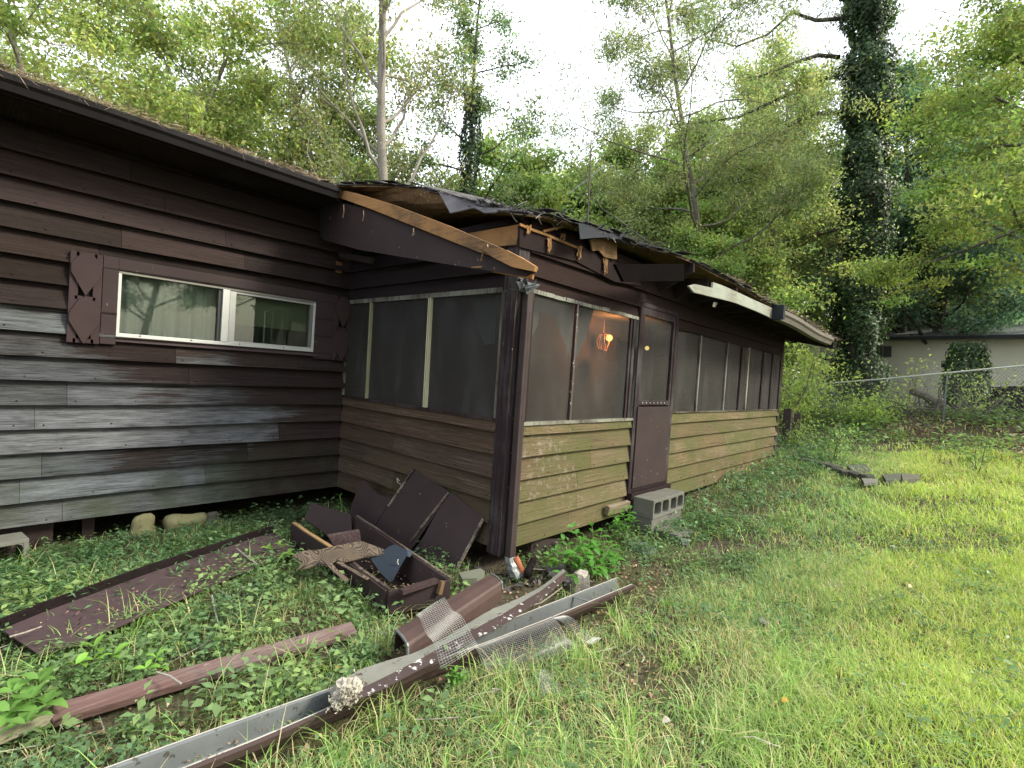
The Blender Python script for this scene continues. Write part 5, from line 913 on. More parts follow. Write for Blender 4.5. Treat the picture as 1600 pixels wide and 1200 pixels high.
# trees across the yard, mirrored in the long window
for k, (x_, y_, s_, src) in enumerate(((-6, -25, 1.0, tB), (-12, -21, 1.05, tH), (-1, -28, .9, tB), (-17, -17, 1.0, tH), (4, -29, .85, tH), (9, -31, .9, tB))):
    copy_tree(src, x_, y_, k * 2.1, s_, ('bushy tree', 'dark wide tree', 'slim leafy tree', 'big spreading tree', 'far bluish tree', 'bright far tree')[k] + ' across the yard, seen only as a reflection in the long window', 'trees reflected in the window')
# low wood mass far behind
N = 60000; uu = rng.uniform(-300, 1900, N); dd = rng.uniform(34, 46, N); lat = (uu - 800) / FPX; X = CAMP[0] + (CF[0] + CR[0] * lat) * dd; Yv = CAMP[1] + (CF[1] + CR[1] * lat) * dd
hmax = 7 + 2.2 * np.sin(uu * .013) + 1.5 * np.sin(uu * .031 + 2); P = np.stack([X, Yv, g(X, Yv) + rng.random(N) * hmax], 1); tv = rng.uniform(.5, 1.3, (N, 1)) * V(.9, 1, .8); v_, q_, c_ = leafgeo(P, rdir(N), rdir(N, .6), rng.uniform(.25, .5, N), .22, tv)
o = npmesh('distant_woods', v_, q_, c_, M['leaf_tree']); tag(o, 'dense green wood far behind the houses', 'woods', kind='stuff')
# ---- great ivy-covered tree
bx_, by_ = col_at(1338, 19); zb = gz(bx_, by_); R = np.random.default_rng(77)
it = thing('ivy_covered_tree', 'massive tree trunk smothered in dark ivy by the chain-link fence', 'tree', (bx_, by_, zb)); mb = MB()
tp, tr_ = limb((bx_, by_, zb - .4), (-.01, .01, 1), 21, .42, .24, 14, .012, .03, R); mb.tube(tp, tr_, 12); ends = []
def pxd(u, v, d): return at(u, v, d)
limbs = [[(1318, 30), (1275, 30), (1240, 20), (1200, 55), (1150, 70), (1105, 62)], [(1312, 90), (1282, 85), (1235, 100), (1190, 120), (1165, 125)], [(1312, 118), (1285, 125), (1225, 155), (1160, 182), (1100, 190), (1040, 196)], [(1312, 175), (1262, 182), (1220, 205), (1195, 232), (1168, 270), (1150, 290)], [(1318, 5), (1262, -20), (1180, -30), (1090, 5), (1050, 20)], [(1318, 355), (1262, 370), (1200, 385), (1160, 405), (1135, 425)], [(1360, 60), (1385, 40), (1400, 15)], [(1350, 120), (1380, 118), (1398, 95)]]
cl = []; cn = []
for k, L_ in enumerate(limbs):
    pts = [pxd(u, v, 19 - .35 * i * (1 if k % 2 else -.6)) for i, (u, v) in enumerate(L_)]; pts = [p_ + R.normal(size=3) * .05 for p_ in pts]; mb.tube(pts, np.linspace(.085 if k < 6 else .05, .02, len(pts)), 6)
    for i in range(1, len(pts)):
        for s_ in range(9 if k < 6 else 5):
            P = pts[i] + (pts[i - 1] - pts[i]) * R.random(); sp, sr = limb(P, R.normal(size=3) + V(0, 0, .15), R.uniform(.5, 1.25), .016, .005, 4, .3, 0, R); mb.tube(sp, sr, 3, cap=False)
            if R.random() < .75:
                for q2 in (2, 3, 4): cn.append(clump(sp[q2], 22, .16, .15, (1, 1.0, .85), .14, R=R))
mb.build('trunk', M['bark_dark'], it, smooth=True)
P, D, N_, L, W, C = [np.concatenate([c[i] for c in cn]) for i in range(6)]; v_, q_, c_ = leafgeo(P, D, N_, L, W, C); npmesh('needle_tufts', v_, q_, c_, M['leaf_pine'], it)
N = 52000; hh = R.random(N) ** .85 * 19.5; th = R.uniform(0, 2 * math.pi, N); k = hh / 21 * 14; idx_ = np.clip(k.astype(int), 0, 13); tpa = np.array(tp); cen = tpa[idx_] + (tpa[idx_ + 1] - tpa[idx_]) * (k - idx_)[:, None]
rad = (.62 + .16 * np.sin(hh * 1.7) + .13 * np.sin(hh * 3.9 + 1) + .14 * np.sin(th * 3 + hh * 1.1) + .10 * np.sin(th * 7 + hh * 4)) * (1.18 - .018 * hh) + np.where(hh < 1.2, .25 * (1.2 - hh), 0); rad = rad * (1 - .35 * R.random(N) ** 2) + np.abs(R.normal(0, .07, N)) + (R.random(N) < .05) * R.uniform(0, .4, N)
P = cen + np.stack([np.cos(th) * rad, np.sin(th) * rad, np.zeros(N)], 1); D = np.stack([np.cos(th) * .6, np.sin(th) * .6, -np.ones(N)], 1) + R.normal(size=(N, 3)) * .45; Nn = np.stack([np.cos(th), np.sin(th), .5 * np.ones(N)], 1) + R.normal(size=(N, 3)) * .3
tv = R.uniform(.55, 1.5, (N, 1)) * V(1, 1, 1) * (1 + .25 * np.sin(hh * 2 + th * 2))[:, None]; v_, q_, c_ = leafgeo(P, D, Nn, R.uniform(.07, .14, N), R.uniform(.06, .12, N), tv); npmesh('ivy', v_, q_, c_, M['leaf_ivy'], it)
# ivy on the two slim trunks and stub trunk at the fence
def ivy_on(t_, x, y, H, r_, n, seed, mat='leaf_ivy'):
    R = np.random.default_rng(seed); hh = R.random(n) ** 1.3 * H; th = R.uniform(0, 6.283, n); rr = r_ * (1 + .35 * np.sin(hh * 2.1 + seed) + .2 * np.sin(th * 3 + hh)) + np.abs(R.normal(0, .05, n)); cx_ = np.full(n, float(x)); cy_ = np.full(n, float(y))
    if t_.name in TRK:
        which = R.integers(0, len(TRK[t_.name]), n)
        for w_, (pt, _r) in enumerate(TRK[t_.name]):
            pt = np.array(pt); k_ = which == w_; zz_ = gz(x, y) + hh[k_]; cx_[k_] = np.interp(zz_, pt[:, 2], pt[:, 0]); cy_[k_] = np.interp(zz_, pt[:, 2], pt[:, 1])
    P = np.stack([cx_ + np.cos(th) * rr, cy_ + np.sin(th) * rr, gz(x, y) + hh], 1)
    D = np.stack([np.cos(th) * .6, np.sin(th) * .6, -np.ones(n)], 1) + R.normal(size=(n, 3)) * .4; Nn = np.stack([np.cos(th), np.sin(th), .5 * np.ones(n)], 1); v_, q_, c_ = leafgeo(P, D, Nn, R.uniform(.06, .12, n), .08, R.uniform(.6, 1.5, (n, 1)) * V(1, 1, 1)); npmesh('ivy', v_, q_, c_, M[mat], t_)
ivy_on(tD, *tD.location[:2], 10.5, .20, 9000, 3); ivy_on(tC, *tC.location[:2], 5.2, .75, 13000, 9)
x, y = col_at(1506, 14.5); st2 = thing('ivy_stump', 'short dark trunk buried in ivy beside the right-hand fence post', 'tree', (x, y, gz(x, y))); MB().tube([(x, y, gz(x, y) - .2), (x - .03, y, gz(x, y) + 1.0), (x, y + .04, gz(x, y) + 1.9)], [.2, .15, .1], 8).build('trunk', M['bark_dark'], st2, smooth=True); ivy_on(st2, x, y, 2.0, .30, 4500, 12)
# ---- neighbour house
ng = 1.0; nh = thing('neighbour_house', 'pale single-storey neighbouring house with a low grey roof behind the fence', 'house', at(1440, 630, 23)); a = at(1253, 600, 27); b = at(1660, 620, 19); A = V(a[0], a[1], ng - .6); B = V(b[0], b[1], ng - .6); dn_ = unit(B - A); bk = V(-dn_[1], dn_[0], 0); bk = bk if bk[0] > 0 else -bk; Hh = 3.25
mb = MB(); LL = np.linalg.norm(B - A); mb.obox(A, dn_ * LL, bk * 7, V(0, 0, Hh + .6)); mb.build('wall', m_flat('pale_render', (.80, .77, .68), .08, .9, 1.2, .1), nh)
def wat(u, v, off=0): return onp(u, v, A - bk * off, bk)
mb = MB(); mb.obox(V(A[0], A[1], ng - .6) - bk * .02, dn_ * LL, -bk * .03, V(0, 0, .75)); mb.build('foundation', m_flat('warm_foundation', (.42, .30, .22), .2, .9, 2, .2), nh)
e0 = wat(1360, 530)[2] + .02; s0 = (wat(1352, 530) - A) @ dn_
mb = MB(); P0 = A + dn_ * (s0 - .3) - bk * .6; P0[2] = e0; mb.add([P0, P0 + dn_ * 13, P0 + dn_ * 13 + bk * 4.1 + V(0, 0, .95), P0 + dn_ * 2.2 + bk * 4.1 + V(0, 0, .95), P0 + dn_ * 13 + bk * 8.2, P0 + bk * 8.2], [(0, 1, 2, 3), (3, 2, 4, 5), (0, 3, 5)]); mb.add([P0, P0 + dn_ * 13, P0 + dn_ * 13 + V(0, 0, -.14), P0 + V(0, 0, -.14)], [(0, 1, 2, 3)], (.35, .35, .35)); mb.build('roof', m_flat('grey_shingle_roof', (.15, .16, .17), .2, .9, 2, .3), nh, solid=.04)
mb = MB(); mb.slab([wat(1365, 541, .03), wat(1393, 541, .03), wat(1393, 558, .03), wat(1365, 558, .03)], -bk * .03); nw = mb.build('window', m_flat('dim_window', (.10, .11, .12), .2, .2, 3, 0, .6), nh); mb = MB(); w0, w1 = wat(1379, 541, .07), wat(1379, 558, .07); mb.beam(w0, w1, .06, .03, up=bk); mb.build('frame', M['bark_pale'], nw)
for (u, v) in ((1285, 560),): mb = MB(); mb.slab([wat(u - 4, v - 4, .04), wat(u + 9, v - 5, .04), wat(u + 8, v + 3, .04), wat(u - 4, v + 2, .04)], -bk * .05); mb.build('window', m_flat('blue_dark_window', (.05, .08, .13), .2, .2, 3, 0, .6), nh)
sh = thing('low_brown_shape', 'long low dark brown shape like a covered car behind the fence at the right edge', 'wall', at(1560, 625, 15)); mb = MB(); p0 = at(1518, 618, 16); p1 = at(1680, 610, 12); p0[2] = gz(p0[0], p0[1]) - .2; p1[2] = gz(p1[0], p1[1]) - .2; mb.beam(V(p0[0], p0[1], 1.4), V(p1[0], p1[1], 1.5), .25, 1.05, seg=4, wob=.02); mb.build('wall', m_flat('dark_brown_surface', (.055, .042, .036), .4, .9, 3, .4), sh)  # low brown shape read as a covered car, modelled as a straight wall
# ---- chain-link fence
fe = thing('chain_link_fence', 'chain-link fence with a pale top rail crossing in front of the neighbouring house', 'fence', at(1305, 640, 17)); ra = at(1238, 603, 17.5); rb = at(1600, 571, 11.6); rc = rb + (rb - ra) * .5
ra0 = ra - (rb - ra) * .15; mb = MB(); mb.tube([ra0, ra, (ra + rb) / 2 - V(0, 0, .03), rb, rc], .020, 6); mb.build('top_rail', m_flat('pale_rail', (.80, .80, .76), .05, .4, 3, 0, .5, .3), fe)
tl = np.linalg.norm(rb - ra)
for u in (1305, 1481, 1640):
    t = 0
    best = min(np.linspace(-.1, 1.4, 400), key=lambda t: abs((lambda q: 800 + FPX * ((q - CAMP) @ CR) / ((q - CAMP) @ CF))(ra + (rb - ra) * t) - u)); c0 = ra + (rb - ra) * best; MB().tube([V(c0[0], c0[1], gz(c0[0], c0[1]) - .2), c0 + V(0, 0, .05)], .020, 8).build('fence_post', M['galv'], fe)
mb = MB(); stp = .085; nW = int(tl * 1.3 / stp); dz = 1.25; dF = unit(rb - ra)
for k in range(-int(dz / stp), nW):
    for sg_ in (1, -1):
        p0 = ra + dF * k * stp; h0 = dz; q0 = p0 + dF * (h0 * .95) if sg_ > 0 else p0 + dF * (h0 * .95)
        if sg_ > 0: A_, B_ = p0 - V(0, 0, h0), p0 + dF * h0 * .95
        else: A_, B_ = p0, p0 + dF * h0 * .95 - V(0, 0, h0)
        mb.beam(A_, B_, .0035, .0035)
mb.build('chain_link', M['galv'], fe)
# ---- shrubs and saplings
def shrub(name, label, u, v, d, h, r_, n, mat, seed, leaf=.08, col=(1, 1, 1), aspect=.5, group=None, nst=7, arch=.5, cat='shrub'):
    R = np.random.default_rng(seed); x, y = (at(u, v, d)[:2] if v is not None else col_at(u, d)); z = gz(x, y); t_ = thing(name, label, cat, (x, y, z), group); mb = MB(); cl = []
    for k in range(nst):
        az = k * 2.4 + R.random(); sp, sr = limb((x, y, z - .05), (math.cos(az) * arch, math.sin(az) * arch, 1), h * R.uniform(.6, 1.1), .012 * h, .004, 6, .16, -.02, R); mb.tube(sp, sr, 4, cap=False)
        for i in range(2, 7): cl.append(clump(sp[i], int(n / nst / 5), r_ * .32, leaf, np.array(col) * R.uniform(.8, 1.2), aspect, R=R))
    mb.build('stems', M['bark'], t_); P, D, N, L, W, C = [np.concatenate([c[i] for c in cl]) for i in range(6)]; v_, q_, c_ = leafgeo(P, D, N, L, W, C); npmesh('leaves', v_, q_, c_, M[mat], t_); return t_
shrub('shrub', 'pale yellow-green shrub growing just past the far end of the porch', 1236, None, 14, 2.4, 1.0, 2600, 'leaf_bright', 2, .10, (1.1, 1.15, .9), nst=11); shrub('shrub', 'sapling with sprays of pale leaves between the porch end and the ivy tree', 1272, None, 16, 2.6, .8, 900, 'leaf_bright', 3, .13, (1.2, 1.2, 1.0), .3)
shrub('shrub', 'dark bluish shrub low in front of the fence post', 1275, None, 16.2, 1.1, 1.1, 1800, 'leaf_blue', 4, .08, (.9, 1, 1.1)); shrub('shrub', 'spreading pale green bush in front of the ivy-covered trunk', 1358, None, 14.0, .8, 1.0, 1500, 'leaf_bright', 6, .09, (1.0, 1.1, .9)); shrub('shrub', 'leafy sapling in front of the neighbouring house wall', 1425, None, 16, 1.5, .7, 260, 'leaf_tree', 7, .12, (1.1, 1.1, .9)); shrub('shrub', 'sprawling leafy branch tips beneath the large right-hand tree', 1530, None, 13.0, 1.6, .9, 700, 'leaf_bright', 8, .09, (.9, .95, .9), nst=9)
shrub('shrub', 'spindly young plant standing in the yellow grass near the right edge', 1528, 745, 8.6, .75, .22, 170, 'leaf_tree', 10, .06, (.7, .9, .7), nst=3, arch=.1)
shrub('shrub', 'small bush of vines beside the old kerb stones', 1302, 715, 9.5, .85, .35, 420, 'leaf_tree', 11, .07, (.75, .9, .7), nst=5, arch=.3); shrub('shrub', 'vine-tangled bush against the wooden post', 1246, 690, 11.3, .6, .4, 500, 'leaf_tree', 12, .06, (.9, 1, .7), nst=5)
# brush pile
x, y = col_at(1460, 14.2); z = gz(x, y); bp_ = thing('brush_pile', 'heap of dead brown branches and roots piled against the fence', 'brush pile', (x, y, z)); mb = MB(); R = np.random.default_rng(8)
for k in range(90):
    sp, sr = limb((x + R.normal() * .6, y + R.normal() * .7, z + R.random() * .25), (R.normal(), R.normal(), R.uniform(-.1, .9)), R.uniform(.4, 1.3), R.uniform(.008, .03), .004, 5, .3, -.03, R); mb.tube(sp, sr, 4)
p0 = at(1424, 612, 14.2); p1 = at(1460, 628, 14.2); mb.build('branches', M['bark'], bp_); MB().tube([p0, (p0 + p1) / 2 + V(0, 0, .05), p1, p1 + V(.3, -.3, -.3)], [.09, .11, .14, .18], 8).build('log', M['bark'], bp_)
# ---- big-leaved bush under the porch front (individual stems)
def bigplant(name, label, base, stems, leafL, mat, seed, cat='plant', col=(1, 1, 1), nl=6, group=None):
    R = np.random.default_rng(seed); t_ = thing(name, label, cat, base, group); mb = MB(); Ps, Ds, Ns, Ls, Cs = [], [], [], [], []
    for (top) in stems:
        top = np.array(top); b0 = np.array(base) + R.normal(size=3) * V(.02, .02, 0); mid = (b0 + top) / 2 + V(0, 0, .03); mb.tube([b0, mid, top], [.005, .004, .003], 5)
        for k in range(nl):
            az = k * 2.4 + R.random(); t = 1 - .13 * (k // 2); P = b0 + (top - b0) * t if k > 1 else top; el = .45 - .1 * k + R.uniform(-.2, .2)
            Ps.append(P); Ds.append((math.cos(az) * math.cos(el), math.sin(az) * math.cos(el), math.sin(el))); Ns.append((R.normal() * .2, R.normal() * .2, 1)); Ls.append(leafL * R.uniform(.65, 1.15) * (.8 if k < 2 else 1)); Cs.append(np.array(col) * R.uniform(.75, 1.3))
    mb.build('stems', M['stem'], t_); v_, q_, c_ = rounder(np.array(Ps), np.array(Ds, float), np.array(Ns, float), np.array(Ls), np.array(Ls) * .52, np.array(Cs)); npmesh('leaves', v_, q_, c_, M[mat], t_, smooth=True); return t_
M['stem'] = m_flat('green_stem', (.10, .14, .05), .3); M['leaf_big'] = m_leaf('broad_leaves', (.085, .23, .040), .38, .38, .2); M['leaf_lime'] = m_leaf('lime_leaves', (.20, .40, .07), .45, .5, .15)
def at_y(u, v, y): return on(u, v, 1, y)
R = np.random.default_rng(4); stems = []
for (u, v, y) in [(880, 845, -2.95), (900, 835, -2.95), (925, 822, -2.9), (940, 830, -2.95), (905, 860, -3.0), (930, 855, -3.0), (955, 850, -3.0), (960, 870, -3.05), (940, 880, -3.08), (975, 880, -3.05), (905, 880, -3.05), (985, 895, -3.08), (955, 895, -3.12), (890, 870, -3.0), (915, 845, -2.9), (970, 860, -2.95), (880, 900, -3.15), (895, 823, -2.85), (870, 860, -2.95), (925, 885, -3.12)]: stems.append(at_y(u, v, y))
bb = bigplant('leafy_bush', 'bright green broad-leaved bush growing in front of the porch foundation', G3(928, 905), stems, .105, 'leaf_big', 41, 'bush', nl=8)
bigplant('leafy_bush', 'smaller broad-leaved sprig between the big bush and the door step', G3(972, 850), [at_y(975, 800, -2.85), at_y(990, 812, -2.85), at_y(965, 815, -2.85), at_y(985, 795, -2.8), at_y(958, 803, -2.8)], .10, 'leaf_big', 42, 'bush', nl=7)
bigplant('seedling', 'five-leaved green seedling just left of the big bush', G3(865, 905), [at_y(856, 868, -2.95), at_y(868, 876, -2.95)], .085, 'leaf_big', 43, nl=6, col=(1.2, 1.1, 1))
bigplant('seedling', 'upright dark green seedling growing up through the leaning brown panels', qz(540, 815, -.05), [qz(533, 785, .10), qz(531, 775, .16)], .07, 'leaf_big', 44, nl=8, col=(.6, .65, .7))
bigplant('seedling', 'pale green lobed seedling at the end of the long flat brown panel', G3(445, 870), [qz(418, 857, -.08), qz(436, 850, -.06), qz(450, 866, -.08), qz(440, 872, -.1)], .075, 'leaf_lime', 45, nl=4, col=(.8, .75, .8))
bigplant('seedling', 'lime heart-leaved seedling left of the reddish plank near the flat panel corner', G3(150, 1040), [qz(148, 1010, -.08), qz(118, 1038, -.10), qz(146, 1030, -.1), qz(178, 1022, -.08)], .085, 'leaf_lime', 46, nl=3)
bigplant('seedling', 'lime heart-leaved seedling beside the middle of the reddish plank', G3(243, 1050), [qz(244, 1027, -.09), qz(228, 1044, -.12), qz(252, 1042, -.12)], .06, 'leaf_lime', 47, nl=3)
bigplant('seedling', 'pale broad-leaved weed growing at the far left end of the reddish plank', G3(45, 1115), [qz(50, 1090, -.08), qz(70, 1100, -.1), qz(20, 1080, -.08), qz(60, 1060, -.05), qz(15, 1110, -.1), qz(40, 1130, -.1)], .10, 'leaf_lime', 48, nl=5, col=(.7, .7, .9))
# light feathery weed on the mesh
bigplant('feathery_weed', 'small feathery bright green weed standing over the wire mesh', G3(712, 1075), [G3(712, 1050, .10), G3(705, 1056, .08), G3(722, 1056, .08)], .045, 'leaf_lime', 49, nl=16, col=(.65, .75, .8))
# twigs
for k, (lab, pts) in enumerate((('pale bare twig lying over the left end of the flat brown panel', [(15, 995), (40, 988), (65, 979)]), ('short whitish twig on the far part of the flat brown panel', [(370, 857), (385, 869), (401, 881)]), ('white twig standing in the weeds between panel and plank', [(331, 930), (336, 955), (343, 985), (340, 992)]), ('curved twig lying across the reddish plank', [(245, 1050), (265, 1056), (283, 1068)]), ('thin dry branch behind the long gutter beside the stump', [(822, 948), (845, 942), (862, 930), (878, 918)]))):
    pz = [qz(u, v, -.10) for u, v in pts] if k != 2 else [G3(u, v, .1 - .03 * i) for i, (u, v) in enumerate(pts)]; t_ = thing('twig', lab, 'twig', pz[0]); MB().tube(pz, .005, 5).build('wood', M['bark_pale'], t_)
for k, (u, v, c_, lab) in enumerate(((520, 1050, (.34, .22, .08), 'curled tan dead leaf behind the pale insulation clump'), (572, 1052, (.55, .42, .03), 'bright yellow leaf lying in the old gutter'), (1222, 1098, (.5, .26, .06), 'orange curled leaf in the right-hand grass'), (1420, 918, (.5, .42, .26), 'pale tan dead leaf lying on the bright lawn'), (1035, 1130, (.30, .28, .24), 'whitish leaf scrap in the foreground grass'))):
    p_ = G3(u, v, .06); t_ = thing('fallen_leaf', lab, 'leaf', p_); v_, q_, cc = rounder(np.array([p_]), np.array([[1, -.4, .1]]), np.array([[.1, -.3, 1.]]), .055, .035, np.ones(3), .5); npmesh('blade', v_, q_, cc, m_flat('leaf_%d' % k, c_, .2), t_)
# ------------------------------------------------------------------ ground cover
def inhouse(x, y): return inpoly(x, y, PANEL) | inpoly(x, y, PLANKP) | inpoly(x, y, GUTP) | inpoly(x, y, BOXP) | ((x > -.02) & (x < XF) & (y > -W_ - .01)) | (y > -.0)
def inframe(x, y, z, m=120):
    d = np.stack([x, y, z], 1) - CAMP; w_ = d @ CF; u = 800 + FPX * (d @ CR) / np.maximum(w_, .05); v = 600 - FPX * (d @ CU) / np.maximum(w_, .05); return (w_ > .4) & (u > -m * 3) & (u < 1600 + m * 3) & (v < 1200 + m * 4)
def scatter(n, dmin, dmax, p=1.0):   # polar scatter round the camera
    lat = rng.uniform(-1.25, 1.25, n); d = dmin + (dmax - dmin) * rng.random(n) ** p; x = CAMP[0] + (CF[0] + CR[0] * lat) * d; y = CAMP[1] + (CF[1] + CR[1] * lat) * d; return x, y, d
PANEL = [tuple(qz(*q, -.15)[:2]) for q in ((0, 975), (400, 838), (470, 850), (455, 862), (400, 872), (262, 930), (120, 990), (50, 1010))]; PLANKP = [tuple(qz(*q, -.17)[:2]) for q in ((78, 1098), (553, 962), (562, 1004), (100, 1150))]; GUTP = [tuple(qz(*q, -.12)[:2]) for q in ((160, 1205), (515, 1075), (620, 990), (768, 900), (880, 890), (884, 925), (965, 905), (990, 925), (690, 1050), (520, 1125), (300, 1215))]; BOXP = [tuple(q[:2]) for q in (nl[0], nl[2], fr_[2], fr_[0])]
def inpoly(x, y, poly):
    r_ = np.zeros(np.shape(x), bool)
    for (xa, ya), (xb, yb) in zip(poly, poly[1:] + poly[:1]): r_ ^= ((ya > y) != (yb > y)) & (x < (xb - xa) * (y - ya) / (yb - ya + 1e-12) + xa)
    return r_
def nz(x, y, s_, ph=0): return .5 + .25 * np.sin(x * s_ + 1.7 * np.sin(y * s_ * .7 + ph)) + .25 * np.sin(y * s_ * 1.3 + 1.3 * np.sin(x * s_ * .9 + ph * 2))
def lawn(x, y): # 1 on the open lawn, 0 by the house
    e_ = -3.95 - .10 * np.clip(-x, 0, 3) + .06 * np.clip(x, 0, 6); return S((e_ - y + .35) / .7 + (nz(x, y, 2.5) - .5) * .5)
M['grass'] = m_leaf('grass_blades', (.33, .425, .155), .42, .5, .22, .8)
soil_p = lambda x, y: np.clip(1.5 * np.exp(-(((x - .55) / .9) ** 2 + ((y + 3.35) / .38) ** 2)) + 1.2 * np.exp(-(((x + .2) / .55) ** 2 + ((y + 4.15) / .28) ** 2)) + .8 * np.exp(-(((x - .1) / .6) ** 2 + ((y + 2.95) / .3) ** 2)) + .9 * np.exp(-(((x + .9) / .4) ** 2 + ((y + 2.6) / .4) ** 2)), 0, 1)
parts_ = []
for (n, d0, d1, pw, wd, hs) in ((330000, 1.0, 5.0, .62, .0040, (.05, .13)), (260000, 4.6, 10.5, .7, .0085, (.06, .14)), (150000, 10, 26, .8, .018, (.08, .17))):
    x, y, d = scatter(n, d0, d1, pw); z = g(x, y); lw = lawn(x, y); tuft = nz(x, y, 9.0, 1) * nz(x, y, 3.1, 4)
    lw2 = np.maximum(lw, .62 * S((-y - 3.05) / .4) * (x < .2)); pr = (.16 + .84 * lw2) * (.35 + 1.3 * tuft) * (1 - .93 * soil_p(x, y)); left = (x < -.8) & (y > -3.1); pr = np.where(left, .05 + .5 * tuft * tuft * 2, pr); t = x - .5 * (y + 3); pr = np.where(t > 12.0, pr * .12, pr)
    k = (rng.random(n) < pr) & ~inhouse(x, y) & inframe(x, y, z); x, y, z, d, lw = x[k], y[k], z[k], d[k], lw[k]; m = len(x)
    straw = rng.random(m) < (.10 + .22 * ((x < .6) & (y > -4.6)) + .16 * lw * nz(x, y, 1.1, 3)); far = S((x - 8) / 4) * S((-y - 2.0) / 1)
    bright = S((-4.3 - y + .05 * x) / 1.0); base = np.stack([.80 + .40 * bright + .25 * far, .96 + .26 * bright + .12 * far, 1.0 - .15 * bright + .25 * far], 1); c_ = base * rng.uniform(.65, 1.3, (m, 1)); c_[straw] = V(1.7, 1.15, 1.7) * rng.uniform(.7, 1.3, (straw.sum(), 1))  # brighter blade colour paints in the sunlit stretch of lawn
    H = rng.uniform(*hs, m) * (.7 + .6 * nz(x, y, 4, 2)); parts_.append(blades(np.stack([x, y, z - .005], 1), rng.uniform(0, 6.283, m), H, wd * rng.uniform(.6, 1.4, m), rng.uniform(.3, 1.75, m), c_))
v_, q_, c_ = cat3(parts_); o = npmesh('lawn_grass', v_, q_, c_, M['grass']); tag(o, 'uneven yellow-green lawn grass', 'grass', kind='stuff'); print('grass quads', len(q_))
# long arching tufts near the bottom of the picture
cx = []; 
for k in range(150):
    lat = rng.uniform(-1.0, .6); d = rng.uniform(1.3, 3.8); x0 = CAMP[0] + (CF[0] + CR[0] * lat) * d; y0 = CAMP[1] + (CF[1] + CR[1] * lat) * d
    if inhouse(np.array([x0]), np.array([y0]))[0]: continue
    cx.append((x0, y0))
P = []; 
for x0, y0 in cx: m = rng.integers(14, 34); P.append(np.stack([x0 + rng.normal(0, .03, m), y0 + rng.normal(0, .03, m)], 1))
P = np.concatenate(P); m = len(P); P3 = np.column_stack([P, g(P[:, 0], P[:, 1])]); cc = V(.75, .95, .7) * rng.uniform(.7, 1.5, (m, 1)); sw_ = rng.random(m) < .22; cc[sw_] = V(1.7, 1.25, 1.9)
v_, q_, c_ = blades(P3, rng.uniform(0, 6.283, m), rng.uniform(.12, .30, m), rng.uniform(.003, .0055, m), rng.uniform(.6, 1.9, m), cc); o = npmesh('grass_tufts', v_, q_, c_, M['grass']); tag(o, 'long arching tufts of grass', 'grass', kind='stuff')
# broadleaf weeds
M['weed'] = m_leaf('weed_leaves', (.145, .225, .108), .35, .45, .3, 1.2)
def weeds(n, d0, d1, pw, prob, leafs, hs, kl, cfun, name, label, asp=.55, wide=.05):
    x, y, d = scatter(n, d0, d1, pw); z = g(x, y); k = (rng.random(n) < prob(x, y)) & ~inhouse(x, y) & inframe(x, y, z); x, y, z, d = x[k], y[k], z[k], d[k]; m = len(x)
    hh = rng.uniform(*hs, m); X = np.repeat(x, kl); Yv = np.repeat(y, kl); Z = np.repeat(z, kl); H = np.repeat(hh, kl) * rng.uniform(.35, 1.0, m * kl); az = rng.uniform(0, 6.283, m * kl); rr = rng.uniform(0, wide, m * kl)
    P = np.stack([X + np.cos(az) * rr, Yv + np.sin(az) * rr, Z + H], 1); el = rng.uniform(-.3, .6, m * kl); D = np.stack([np.cos(az) * np.cos(el), np.sin(az) * np.cos(el), np.sin(el)], 1); N = rng.normal(size=(m * kl, 3)) * .35; N[:, 2] += 1
    L = rng.uniform(*leafs, m * kl) * np.repeat(rng.uniform(.7, 1.3, m) * (1 + .05 * np.clip(d - 4, 0, 10)), kl); C = cfun(X, Yv) * np.repeat(rng.uniform(.7, 1.35, (m, 1)), kl, axis=0); g1 = leafgeo(P, D, N, L, L * asp, C, .12)
    st_ = blades(np.stack([x, y, z - .01], 1), rng.uniform(0, 6, m), hh, np.full(m, .003), rng.uniform(0, .5, m), np.full(3, .8)); v_, q_, c_ = cat3([g1, st_]); o = npmesh(name, v_, q_, c_, M['weed']); tag(o, label, 'weeds', kind='stuff'); return o
nearhouse = lambda x, y: np.where(x < .4, .25 + .75 * S((y + 3.55) / .5), 1) * (1 - .8 * lawn(x, y)) * (1 - .9 * soil_p(x, y)) * np.clip(nz(x, y, 4.2, 5) * 1.9 - .25 + .25 * nz(x, y, 13, 2), .05, 1.1) * np.where((x > -2.2) & (x < -.9) & (y > -1.7) & (y < -.6), .6, 1)
blu = lambda X, Yv: (V(.70, .84, .86) + V(.30, .22, -.1) * nz(X, Yv, 5.1, 9)[:, None]) * (1 - .2 * S((Yv + 1.6) / 1.2))[:, None]
weeds(17000, 1.6, 6.0, .8, nearhouse, (.012, .046), (.02, .15), 8, blu, 'broadleaf_weeds', 'dense small broadleaf weeds along the foot of the house')
weeds(13000, 5.0, 15.0, .8, lambda x, y: nearhouse(x, y) * S((y + 4.4) / 1.2 + .15), (.03, .055), (.04, .22), 8, lambda X, Yv: np.tile(V(.7, .9, .85), (len(X), 1)), 'vine_ground_cover', 'darker creeping vines against the porch base', wide=.09)
weeds(8000, 1.4, 7.0, .8, lambda x, y: lawn(x, y) * .8 * nz(x, y, 1.7, 8) + .05, (.014, .034), (.015, .07), 6, lambda X, Yv: np.tile(V(1.15, 1.25, .9), (len(X), 1)), 'clover_patches', 'bright low clover-like weeds among the lawn grass')
